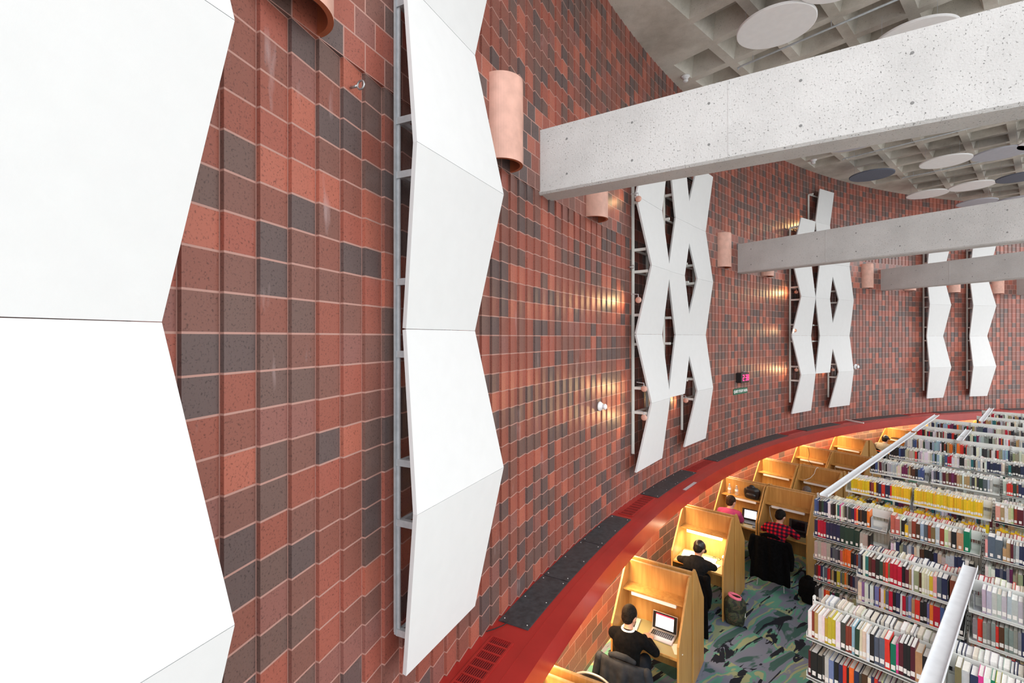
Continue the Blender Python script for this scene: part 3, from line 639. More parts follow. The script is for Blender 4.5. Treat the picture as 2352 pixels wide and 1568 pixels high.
CARR = [(151.4, .86, 'cut off by the bottom of the picture'), (145.6, .86, 'nearest the camera with the open silver laptop'), (139.9, .86, 'with its desk lamp switched on'), (134.6, .80, 'holding two bottles and a bag on its shelf'), (129.4, .74, 'fourth from the camera along the wall, empty'), (124.2, .70, 'fifth along the wall, black cable over its back'), (118.85, .63, 'sixth along the wall, empty'), (112.35, .60, 'seventh along the wall, where the capped person sits'), (107.4, .60, 'eighth along the wall, mostly behind the bookcases'), (102.0, .60, 'ninth along the wall, far end')]
FRONT = {}
for i, (a, d, w) in enumerate(CARR):
    FRONT[i] = carrel('honey oak study carrel %s' % w, a, d, lit=(i == 2))
    carrel('honey oak carrel facing away, back to back with the %s wall carrel' % ordn(i), a, d, flip=True)
INNER = [(3, 134.55, 1.665, 'with the plaid-shirted person'), (4, 129.2, 1.605, 'with a white cable over its shelf'), (5, 124.2, 1.56, 'third of the inner line, empty')]
IN = {}
for k, a, d, w in INNER:
    IN[k] = carrel('inner-line oak study carrel %s' % w, a, d)
    carrel('inner-line oak carrel facing away, behind the one %s' % w, a, d, flip=True)
def local(t, v): return Matrix.LocRotScale(t.location, t.rotation_euler, None) @ Vector(v)

# ------------------------------------------------------------------ chairs, coats
def chair(label, t, x, y, turn=0.0, style='plain', top=.90):
    p = local(t, (x, y, 0)); c = thing('library_chair', label, 'chair', p, t.rotation_euler.z+turn, 'chairs at the carrels')
    MB().box(-.22, -.20, .36, .22, .22, .40).build('seat', M['chairmesh'], c, bevel=.02)
    b = MB(); n = 10; vs = []
    for i in range(n+1):
        u = -1+2*i/n
        for z, dy in ((.55, .22), (top-.06, .27), (top, .28)):
            vs.append((u*.22*(1 if z < top-.01 else .9), dy-.05*u*u, z-(.05*u*u if z > .7 else 0)))
        for z, dy in ((top, .25), (top-.06, .235), (.55, .19)):
            vs.append((u*.22*(1 if z < top-.01 else .9), dy-.05*u*u, z-(.05*u*u if z > .7 else 0)))
    fs = [(i*6+k, i*6+(k+1) % 6, (i+1)*6+(k+1) % 6, (i+1)*6+k) for i in range(n) for k in range(6)]+[tuple(range(6))[::-1], tuple(n*6+k for k in range(6))]
    b.add(vs, fs); b.build('backrest', M['chairmesh'], c, smooth=False)
    if style == 'mesh':
        q = MB(); pts = [(-.225, .225, .55)]+[(.225*u, .262-.05*u*u, top+.012-.05*abs(u)**3) for u in [-1+k*.125 for k in range(17)]]+[(.225, .225, .55)]; q.tube(pts, .014, 8); q.build('rim', M['chairshell'], c, smooth=True)
    for sx in (-1, 1):
        for sy in (-1, 1): MB().tube([(sx*.19, sy*.17, .365), (sx*.22, sy*.21, .0)], .011, 8).build('leg', M['alu'], c)
        MB().tube([(sx*.17, .20, .38), (sx*.17, .245, .60)], .012, 8).build('back_support', M['alu'], c)
    return c
def coat(label, ch, m, w=.27, bottom=.36, top=.935, sleeve=True, lining=None, seed=1, cat='coat'):
    c = thing('hanging_coat', label, cat, ch.location, ch.rotation_euler.z); rnd = random.Random(seed)
    ph = [rnd.uniform(0, 6) for _ in range(4)]
    n, k = 28, 14; vs = []
    for j in range(k+1):
        v = j/k
        for i in range(n+1):
            u = -1+2*i/n
            if v < .14: y = .185+.62*v; z = top-.10*(1-v/.14)**1.5-.05*abs(u)**3     # over the top of the back
            else:
                q = (v-.14)/.86; z = top-.02-.05*abs(u)**3-(top-bottom)*q; y = .29+.05*q
            fold = .022*sin(u*9+ph[0]+v*2)+.012*sin(u*17+ph[1])
            y += fold*min(1, max(0, v-.1)*3); x = u*(w+.03*v); y -= .11*abs(u)**3
            z += .012*sin(u*7+ph[2])*v
            vs.append((x, y, z))
    fs = [(j*(n+1)+i, (j+1)*(n+1)+i, (j+1)*(n+1)+i+1, j*(n+1)+i+1) for j in range(k) for i in range(n)]
    b = MB(); b.add(vs, fs); o = b.build('coat_body', m, c, smooth=True); so_ = o.modifiers.new('thick', 'SOLIDIFY'); so_.thickness = .022; so_.offset = 0
    ss = o.modifiers.new('sub', 'SUBSURF'); ss.levels = 1; ss.render_levels = 1
    q = MB(); q.chain([(-.14, .23, top+.0), (-.05, .245, top+.028), (.06, .245, top+.026), (.14, .23, top-.004)], [.028, .036, .036, .028], 10); q.build('collar', m, c, remesh=.012)
    if sleeve:
        for s in (-1, 1):
            MB().chain([(s*(w-.01), .20, top-.09), (s*(w+.035), .20, top-.30), (s*(w+.02), .15, top-.52)], [.055, .05, .042], 10).build('sleeve', m, c, remesh=.014)
    if lining:
        MB().chain([(-.17, .235, top-.02), (0, .255, top+.02), (.17, .235, top-.02)], [.02, .03, .02], 8).build('lining', lining, c, remesh=.012)
    return c

# ------------------------------------------------------------------ people, seated, seen from behind and above (local: facing -y)
def person(label, t, x, y, turn, head, hands, shirt, hairm, tilt=.5, yaw=0.0, cap=None, sleeves='long', collar=None, pants='jeans', hunch=0.0, broad=1.0, vox=.009):
    p = local(t, (x, y, 0)); P_ = thing('person', label, 'person', p, t.rotation_euler.z+turn)
    hx, hy, hz = head; nk = Vector((hx*.8, hy+.055, hz-.115)); ch = Vector((hx*.5, hy*.45+.02, (hz-.12)*.72+.14)); pv = Vector((0, 0, .55)); ws = (pv+ch)/2+Vector((0, .03, 0))
    sh = [Vector((nk.x+s*.165*broad, nk.y+.045, nk.z-.075)) for s in (-1, 1)]
    HD = Matrix.Translation(Vector(head)) @ Matrix.Scale(1.1, 4) @ Matrix.Rotation(yaw, 4, 'Z') @ Matrix.Rotation(tilt, 4, 'X')
    hd = [Vector(h) for h in hands]
    el = []
    for s, S, H in zip((-1, 1), sh, hd):
        mid = (S+H)/2; el.append(Vector((mid.x+s*.115, mid.y+.05, max(.835, min(mid.z-.085, .88)))))
    knees = [Vector((s*.11, -.42, .53)) for s in (-1, 1)]; feet = [Vector((s*.13, -.36, .07)) for s in (-1, 1)]
    b = MB(); K = 12
    b.T = HD; b.ell((0, 0, .015), (.074, .092, .105), 18, 14); b.ell((0, -.035, -.055), (.052, .055, .055), 14, 10); b.ell((0, -.095, -.012), (.012, .017, .020), 8, 6)
    for s in (-1, 1): b.ell((s*.076, .008, -.005), (.012, .02, .032), 8, 6)
    b.ell((0, -.084, -.058), (.024, .008, .009), 8, 6); b.T = Matrix.Identity(4)
    b.chain([nk, Vector(head)+Vector((0, .02, -.03))], [.055, .052], K)
    b.chain([pv, ws, ch, nk+Vector((0, .02, -.04))], [.12, .115, .125, .07], K); b.chain([sh[0], nk-Vector((0, 0, .05)), sh[1]], [.055, .07, .055], K)
    for i, s in enumerate((-1, 1)):
        b.chain([sh[i], el[i], hd[i]+Vector((0, .035, .0))], [.048, .036, .024], K)
        b.chain([pv+Vector((s*.08, 0, -.02)), knees[i], feet[i]], [.085, .06, .04], K)
        b.ell(hd[i], (.036, .045, .015), 12, 8); Hh = hd[i]
        dirx = -s*.35
        for f, (fx, ln) in enumerate(((-.026, .058), (-.009, .068), (.009, .064), (.026, .050))):
            q0 = Hh+Vector((fx, -.035, 0)); q1 = q0+Vector((dirx*.02, -ln*.55, -.006-.002*f)); q2 = q1+Vector((dirx*.02, -ln*.40, -.018-.003*f))
            b.chain([q0, q1, q2], [.0095, .0088, .0078], 7)
        b.chain([Hh+Vector((-s*.028, .012, 0)), Hh+Vector((-s*.052, -.018, -.004)), Hh+Vector((-s*.052, -.044, -.008))], [.011, .010, .009], 7)
    b.build('body', M['skin'], P_, remesh=.0075 if vox < .01 else vox)
    for s in (-1, 1):
        e = MB(); e.T = HD; e.ell((s*.029, -.083, .012), (.011, .007, .007), 8, 6); e.build('eye', M['blackpl'], P_)
    # hair
    h = MB(); h.T = HD; h.ell((0, .016, .034), (.081, .092, .092), 20, 14); h.ell((0, .040, -.010), (.070, .060, .072), 16, 10)
    if hairm: h.build('hair', hairm, P_, remesh=.008)
    if cap:
        q = MB(); q.T = HD; q.ell((0, .014, .045), (.088, .100, .088), 22, 12); q.build('cap', cap, P_, remesh=.008)
        q = MB(); q.T = HD @ Matrix.Translation((0, -.075, .045)) @ Matrix.Rotation(.25, 4, 'X'); q.lathe([(.075, 0), (.078, .004), (.075, .008)], 24); o = q.build('cap_brim', cap, P_)
    # clothes
    g = .014; c = MB()
    c.chain([pv+Vector((0, 0, .02)), ws, ch, nk+Vector((0, .03, -.055))], [.135+g, .13+g, .138+g, .078], 14)
    c.chain([sh[0], nk-Vector((0, -.02, .06)), sh[1]], [.058+g, .078, .058+g], 14); c.ell(ch+Vector((0, .01, .03)), (.165*broad+g, .125+g, .15), 16, 12)
    for i in range(2):
        H = hd[i]+Vector((0, .045, .004))
        if sleeves == 'long': c.chain([sh[i], el[i], H], [.053+g, .042+g, .028+g*.6], 12)
        else: c.chain([sh[i], sh[i].lerp(el[i], .62)], [.053+g, .052+g], 12)
    if shirt == M['hood']: c.chain([nk+Vector((-.07, .06, .0)), nk+Vector((0, .10, .01)), nk+Vector((.07, .06, .0))], [.05, .065, .05], 12)
    c.build('shirt', shirt, P_, remesh=.011)
    if collar:
        q = MB(); q.tube([nk+Vector((.068*cos(a), .03+.066*sin(a), .012+.0*sin(a))) for a in [k*2*pi/20 for k in range(21)]], .014, 8); q.build('collar', collar, P_, smooth=True)
    q = MB()
    for i, s in enumerate((-1, 1)): q.chain([pv+Vector((s*.075, .02, -.03)), knees[i], feet[i]+Vector((0, .0, .05))], [.105, .078, .058], 12)
    q.build('trousers', M[pants], P_, remesh=.014)
    for i, s in enumerate((-1, 1)): MB().chain([feet[i]+Vector((0, .02, -.02)), feet[i]+Vector((0, -.12, -.035))], [.045, .035], 10).build('shoe', M['blackpl'], P_, remesh=.012)
    return P_

# nearest: black sweater, laptop
c1 = FRONT[1]
ch = chair('chair under the charcoal coat at the nearest full carrel', c1, .06, .96, .05)
coat('charcoal nylon coat draped over the chair of the black-sweater person', ch, M['coat'], .285, .30, .93, seed=3)
person('person in black sweater with white collar typing at a silver laptop', c1, .08, .93, .1, (.02, -.17, 1.17), [(-.19, -.36, .85), (-.12, -.385, .86)], M['blackcloth'], M['hair'], tilt=.35, yaw=-.35, collar=M['letter'])
ch = chair('empty chair with grey rimmed mesh back at the bottom edge', c1, .20, 1.82, pi, 'mesh', .88)
# second: black hoodie and cap
c2 = FRONT[2]
ch = chair('chair under the long black coat behind the hooded person', c2, -.02, 1.04, .25)
coat('long black coat over the chair of the hooded person', ch, M['blackcoat'], .28, .06, .97, seed=5)
person('person in faded black hoodie and black cap writing at the lit carrel', c2, -.04, .86, .12, (-.04, -.22, 1.07), [(-.10, -.38, .792), (.14, -.42, .792)], M['hood'], M['hair'], tilt=.85, yaw=-.25, cap=M['blackpl'], broad=1.1)
# third: magenta shirt
c3 = FRONT[3]
ch = chair('chair with beige coat behind the magenta shirt', c3, .0, 1.04, .1)
coat('beige coat hanging on the chair behind the magenta shirt', ch, M['beige'], .24, .25, .93, False, seed=8)
coat('navy puffer jacket bunched on the beige coat', ch, M['puffy'], .16, .42, .82, False, seed=9, cat='jacket')
person('person in magenta T-shirt resting on an elbow before a laptop', c3, .05, .82, .1, (-.02, -.18, 1.20), [(-.05, -.36, .80), (.10, -.40, .792)], M['magenta'], M['brownhair'], tilt=.25, yaw=-.4, sleeves='short', vox=.011)
# plaid
c4 = IN[3]
ch = chair('chair under the black wool coat behind the plaid shirt', c4, .02, 1.04, .05)
coat('black wool coat over the chair of the plaid-shirted person', ch, M['blackcoat'], .30, .20, .95, seed=12)
person('person in red and black plaid shirt bent over the desk', c4, .05, .84, .1, (-.05, -.22, 1.13), [(-.22, -.36, .792), (.1, -.40, .792)], M['plaid'], M['hair'], tilt=.7, yaw=-.3, broad=1.08, vox=.011)
# grey hair behind the inner carrel
person('person with greying hair, only the head showing above the inner carrel', IN[4], .06, .94, .0, (0, -.22, 1.08), [(-.1, -.4, .792), (.1, -.42, .792)], M['blackcloth'], M['greyhair'], tilt=.5, vox=.013)
chair('chair of the grey-haired person behind the inner carrel', IN[4], .06, 1.08)
# capped person far
c7 = FRONT[7]
ch = chair('chair with an orange-lined jacket at the far carrel', c7, .1, .98, .0)
coat('black jacket with orange lining over the far chair', ch, M['blackcoat'], .27, .30, .93, False, M['orange'], seed=14, cat='jacket')
person('person in grey sweater and shiny black cap at the far carrel', c7, .08, .86, .0, (0, -.16, 1.22), [(-.1, -.4, .792), (.12, -.42, .792)], M['greysweat'], M['hair'], tilt=.3, cap=M['blackpl'], broad=1.15, vox=.013)

# ------------------------------------------------------------------ things on the desks
def laptop(label, t, x, y, turn, lid=1.25, w=.32, lit=True, shell='alu', open_=True, red=True):
    p = local(t, (x, y, .741)); L = thing('laptop', label, 'laptop', p, t.rotation_euler.z+turn)
    MB().box(-w/2, -.11, 0, w/2, .11, .014).build('base', M[shell], L, bevel=.004)
    kb = MB()
    for r in range(5):
        for k in range(12): kb.box(-w/2+.025+k*(w-.05)/12+.002, -.088+r*.022, .014, -w/2+.025+(k+1)*(w-.05)/12-.002, -.088+r*.022+.017, .0165)
    kb.build('keyboard', M['blackpl'], L)
    LT = Matrix.Translation((0, -.11, .012)) @ Matrix.Rotation(-(lid-pi/2)*-1 if False else (lid-pi/2), 4, 'X')
    m = MB(); m.T = Matrix.Translation((0, -.11, .014)) @ Matrix.Rotation(.22, 4, 'X'); m.box(-w/2, -.008, 0, w/2, 0, .215); lid_ = m.build('lid', M[shell], L, bevel=.003)
    m = MB(); m.T = Matrix.Translation((0, -.11, .014)) @ Matrix.Rotation(.22, 4, 'X'); m.box(-w/2+.008, 0, .01, w/2-.008, .0015, .207); m.build('bezel', M['blackpl'], lid_)
    m = MB(); m.T = Matrix.Translation((0, -.11, .014)) @ Matrix.Rotation(.22, 4, 'X'); m.box(-w/2+.045, .0015, .03, w/2-.045, .0025, .19); m.build('screen', M['screen'] if lit else M['darkscreen'], lid_)
    if red:
        m = MB(); m.T = Matrix.Translation((0, -.11, .014)) @ Matrix.Rotation(.22, 4, 'X'); m.box(-w/2+.045, .0025, .178, w/2-.045, .0032, .192); m.build('screen_bar', M['screenred'], lid_)
    return L
laptop('open silver laptop with a white page under a red bar', c1, -.12, .27, -.02)
laptop('open laptop with lit screen before the magenta shirt', c3, -.17, .27, .1, red=False, shell='blackpl')
laptop('laptop with dark screen before the plaid shirt', c4, -.16, .24, .05, lit=False, shell='blackpl', red=False)
def sheet(name, label, t, x, y, turn, w, d, h=.003, m='paper', z=.741, cat='paper'):
    o = MB().box(-w/2, -d/2, 0, w/2, d/2, h).build(name, M[m]); o.location = local(t, (x, y, z)); o.rotation_euler = (0, 0, t.rotation_euler.z+turn); return tag(o, label, cat)
sheet('paper_stack', 'stack of white papers at the left of the nearest full carrel', c1, .285, .22, .12, .18, .27, .02)
q = sheet('phone', 'black phone lying on the paper stack', c1, .27, .25, .15, .075, .15, .008, 'blackpl', .7615, 'phone')
sheet('envelope', 'folded pale paper at the right of the nearest full carrel', c1, -.345, .40, .5, .10, .20, .004)
sheet('notebook', 'open white notebook at the left of the lit carrel', c2, .24, .22, .2, .25, .28, .012, cat='notebook')
sheet('writing_pad', 'white pad under the hand of the hooded person', c2, -.20, .40, -.2, .16, .23, .01, cat='notebook')
sheet('book_page', 'open white book before the capped head in the lit carrel', c2, -.09, .22, .1, .22, .16, .015, cat='book')
sheet('desk_paper', 'white sheet at the left of the plaid-shirted person', c4, .30, .28, .1, .22, .26, .004)
sheet('small_phone', 'small grey phone at the right edge of the third wall carrel', c3, -.33, .42, .3, .08, .15, .008, 'blackpl', cat='phone')
sheet('tablet_case', 'dark flat case on the shelf of the far carrel', c7, .02, .13, .05, .34, .18, .02, 'blackpl', 1.206, 'case')
def bottle(label, t, x, y, z, m='plastic', h=.20, r=.032, capm='letter', lab=None):
    B = thing('bottle', label, 'bottle', local(t, (x, y, z)))
    MB().lathe([(r*.9, 0), (r, .008), (r, h*.55), (r*.9, h*.62), (r*.98, h*.68), (r*.5, h*.88), (r*.38, h*.9), (r*.38, h*.95)], 20).build('bottle_body', M[m], B, smooth=True)
    MB().lathe([(r*.45, h*.95), (r*.45, h)], 14).build('cap', M[capm], B)
    if lab: MB().lathe([(r*1.02, h*.40), (r*1.02, h*.62)], 20, caps=False).build('bottle_label', M[lab], B)
    return B
bottle('clear plastic bottle on the carrel shelf, left of two', c3, .27, .13, 1.206, lab='letter')
bottle('clear plastic bottle on the carrel shelf, right of two', c3, .12, .14, 1.206, lab='letter')
bottle('dark bottle at the right of the plaid-shirted person', c4, -.33, .14, .741, 'blackpl', .22, .028)
def cup():
    C_ = thing('iced_tea_cup', 'plastic cup of iced tea with red straw in the lit carrel', 'cup', local(c2, (-.33, .19, .741)))
    MB().lathe([(.03, 0), (.042, .11)], 20).build('drink', M['tea'], C_, smooth=False)
    MB().lathe([(.045, .111), (.045, .118), (.038, .135), (.012, .14)], 20).build('lid', M['letter'], C_)
    MB().tube([(.0, 0, .13), (.01, .01, .21)], .004, 8).build('straw', M['red'], C_)
cup()
def glasses_mark():
    t = thing('pencil_drawing', 'drawing of round glasses on the back of the lit carrel', 'drawing', local(c2, (.02, .0205, 1.03)), c2.rotation_euler.z)
    for s in (-1, 1): MB().tube([(s*.05+.038*cos(k*pi/10), .0008, .026*sin(k*pi/10)) for k in range(21)], .0018, 5, caps=False).build('lens_outline', M['mark'], t)
    MB().tube([(-.013, .0008, .008), (0, .0008, .012), (.013, .0008, .008)], .0018, 5).build('bridge', M['mark'], t)
glasses_mark()
def desk_gadget():
    G = thing('folded_glasses', 'tangled black wire glasses on the lit desk', 'glasses', local(c2, (-.18, .13, .741)), c2.rotation_euler.z)
    for s in (-1, 1): MB().tube([(s*.035+.025*cos(k*pi/8), 0, .03+.02*sin(k*pi/8)) for k in range(17)], .003, 6, caps=False).build('rim', M['blackpl'], G)
    for s in (-1, 1): MB().tube([(s*.06, 0, .035), (s*.07, -.05, .02), (s*.03, -.09, .006)], .003, 6).build('temple', M['blackpl'], G)
desk_gadget()
def headphones():
    G = thing('headphones', 'navy and white headphones on the paper left of the plaid shirt', 'headphones', local(c4, (.27, .30, .747)), c4.rotation_euler.z+.4)
    for s in (-1, 1):
        q = MB(); q.T = Matrix.Translation((s*.06, 0, .04)) @ Matrix.Rotation(pi/2, 4, 'Y'); q.lathe([(.0, -.018), (.036, -.018), (.04, 0), (.036, .018), (0, .018)], 18, caps=False); q.build('ear_cup', M['bluecloth'], G, smooth=True)
    MB().tube([(.065*cos(k*pi/12), 0, .04+.075*sin(k*pi/12)) for k in range(13)], .010, 8).build('headband', M['letter'], G, smooth=True)
headphones()
def sack(label, loc, rot, name, m, dims, cat, pinkl=False, strap=True, patch=False):
    B = thing(name, label, cat, loc, rot); w, d, h = dims; k, n = 14, 24; vs = []; rnd = random.Random(len(label))
    ph = [rnd.uniform(0, 6) for _ in range(3)]
    for j in range(k+1):
        v = j/k; s = (.88+.20*sin(v*pi*.9))*(1 if v < .8 else 1-(v-.8)*1.9)
        for i in range(n):
            a = 2*pi*i/n; r = 1+.05*sin(3*a+ph[0]+v*4)+.03*sin(7*a+ph[1]-v*6)
            cx_ = abs(cos(a))**.7*(1 if cos(a) > 0 else -1); sy_ = abs(sin(a))**.7*(1 if sin(a) > 0 else -1)
            vs.append((w/2*s*r*cx_, d/2*s*r*sy_+.10*h*v*v, h*v))
    fs = [(j*n+i, j*n+(i+1) % n, (j+1)*n+(i+1) % n, (j+1)*n+i) for j in range(k) for i in range(n)]+[tuple(range(n))[::-1], tuple(k*n+i for i in range(n))]
    b = MB(); b.add(vs, fs); o = b.build('bag_body', m, B, smooth=True); ss = o.modifiers.new('s', 'SUBSURF'); ss.levels = 1; ss.render_levels = 1
    if pinkl:
        MB().chain([(w*.28*cos(q_), d*.30*sin(q_)+.10*h, h*(.98+.05*cos(q_))) for q_ in [z_*pi/5 for z_ in range(11)]], [.026]*11, 8).build('lining', M['pink'], B, remesh=.012)
        MB().ell((0, .10*h, h*.94), (w*.25, d*.25, .03)).build('opening', M['void'], B)
    else: MB().ell((0, .1*h, h*.97), (w*.22, d*.22, .05)).build('gathered_top', m, B, smooth=True)
    for s_ in (-1, 1): MB().tube([(s_*w*.25, -d*.45, h*.85), (s_*w*.33, -d*.62, h*.55), (s_*w*.30, -d*.5, h*.15)], .014, 8).build('strap', M['blackcloth'], B, smooth=True)
    MB().ell((0, d*.52, h*.32), (w*.36, d*.18, h*.24)).build('front_pocket', m, B, smooth=True)
    if patch:
        q = MB(); q.T = Matrix.Translation((-w*.43, d*.18, h*.42)) @ Matrix.Rotation(-.9, 4, 'Z'); q.box(-.03, -.003, -.035, .03, .012, .035); q.build('white_patch', M['paper'], B)
    return B
pb = at(1688, 1428, 0.02)
sack('camouflage backpack with pink lining standing on the carpet', (pb.x, pb.y, 0), c2.rotation_euler.z+.3, 'backpack', M['camo'], (.30, .22, .46), 'backpack', True, patch=True)
sack('black leather drawstring bag on the carrel shelf beside two bottles', local(c3, (-.19, .135, 1.208)), c3.rotation_euler.z, 'drawstring_bag', M['blackpl'], (.29, .15, .24), 'bag')
pb = at(1862, 1375, .05)
sack('black bag on the floor between the plaid-shirt carrel and the bookcase', (pb.x, pb.y, 0), .6, 'floor_bag', M['blackcloth'], (.32, .26, .40), 'bag')
def cords():
    def c(label, t, pts, m='cable', r=.006):
        o = MB().tube([local(t, p) for p in pts], r, 8).build('power_cord', M[m], smooth=True); tag(o, label, 'cord')
    c('white cord looping beside the lamp of the plaid-shirt carrel', c4, [(.29, .20, 1.16), (.345, .16, 1.12), (.36, .10, 1.02), (.35, .07, .9), (.31, .07, .80), (.28, .09, .76)])
    c('white cord hanging over the back of the second inner carrel', IN[4], [(.06, -.01, 1.50), (.07, .03, 1.515), (.10, .05, 1.46), (.12, .07, 1.36), (.17, .16, 1.27), (.25, .20, 1.215), (.31, .22, 1.20), (.33, .20, 1.16)])
    c('white cord beside the lamp of the third inner carrel', IN[5], [(.29, .20, 1.16), (.33, .15, 1.11), (.34, .08, 1.0), (.33, .05, .92)])
    c('thin black cord drooping inside the fifth wall carrel', FRONT[5], [(.20, .01, 1.505), (.16, .035, 1.44), (.13, .05, 1.30), (.08, .24, 1.19), (-.02, .245, 1.06), (-.15, .05, .98), (-.33, .05, .96)], 'rubber', .005)
cords()

# ------------------------------------------------------------------ bookcases
BW = .9144; TOPZ = CAM_H-2.42; LIPZ = CAM_H-2.68
NROW = [4.76, 6.44, 8.12, 9.84, 11.55, 13.25, 14.95, 16.65, 18.35, 20.05, 21.75]
KST = [1, 1, 0, 0, 0, 0, 0, 0, 0, 1, 1]; EST = -2.36
PITCH = [.355, .30, .327, .33]+[.33]*7
ROWN = ['nearest', 'second', 'third', 'fourth', 'fifth', 'sixth', 'seventh', 'eighth', 'ninth', 'tenth', 'farthest']
def tiers(r):
    z = LIPZ; o = []
    if r >= 6: z -= .03
    while z > .07: o.append(z); z -= PITCH[r]
    return o
def bay_parts(r):
    T = thing('library_bookcase', 'x', 'bookcase')
    for x in (.0078, BW-.0078):
        b = MB(); b.box(x-.0072, -.02, 0, x+.0072, .02, TOPZ)
        b.mi = 1
        for k in range(12): b.box(x-.003, -.0212, TOPZ-.04-k*.05, x+.003, .0212, TOPZ-.025-k*.05)
        b.build('upright', [M['shelfw'], M['void']], T)
    MB().box(.014, -.004, TOPZ-.16, BW-.014, .004, TOPZ-(.045 if r < 6 else .0)).build('back_rail', M['shelfw'], T)
    for i, z in enumerate(tiers(r)):
        for s in (-1, 1):
            b = MB(); y0, y1 = (-.245, -.022) if s < 0 else (.022, .245)
            b.box(.016, y0, z-.028, BW-.016, y1, z-.010); yl = y0 if s < 0 else y1-.004
            b.box(.016, yl, z-.034, BW-.016, yl+.004, z-.004)
            yb = y1-.006 if s < 0 else y0
            b.box(.016, yb, z-.03, BW-.016, yb+.006, z+.05); so__ = b.build('shelf', M['shelfw'], T)
            for x in (.016, BW-.018):
                q = MB(); yy = s*.022; q.prism([(yy, z-.03), (s*.243, z-.03), (s*.243, z+.03), (s*.20, z+.045), (s*.06, z+.15), (yy, z+.15)], x, x+.002, 'x'); q.build('bracket', M['shelfw'], so__)
    return T
ALL = []        # every book: (row,bay,side,tier,idx,matrix,t,d,h,col,label,page)
PAL = dict(white=(.72, .72, .70), cream=(.66, .60, .46), beige=(.45, .40, .32), tan=(.42, .27, .12), khaki=(.30, .29, .18), black=(.012, .012, .014), dark=(.04, .04, .045), grey=(.22, .23, .24), lgrey=(.42, .43, .46), slate=(.09, .11, .15), navy=(.018, .024, .07), blue=(.05, .09, .24), peri=(.16, .18, .40), lblue=(.28, .40, .50), teal=(.02, .14, .14), dgreen=(.018, .05, .035), green=(.0, .17, .08), pale=(.50, .55, .30), olive=(.16, .15, .06), gold=(.55, .38, .03), yellow=(.78, .48, .015), orange=(.80, .16, .02), red=(.62, .03, .02), crimson=(.45, .006, .03), maroon=(.09, .01, .02), brown=(.08, .03, .015), redbrown=(.24, .04, .02), pink=(.70, .30, .26), salmon=(.50, .13, .10), magenta=(.55, .04, .22), plum=(.14, .015, .07), lilac=(.25, .12, .35), purple=(.06, .02, .14))
NAMES = dict(lgrey='light grey', dark='charcoal', slate='slate blue', peri='periwinkle', lblue='light blue', dgreen='dark green', pale='pale green', redbrown='reddish brown', dred='dark red')
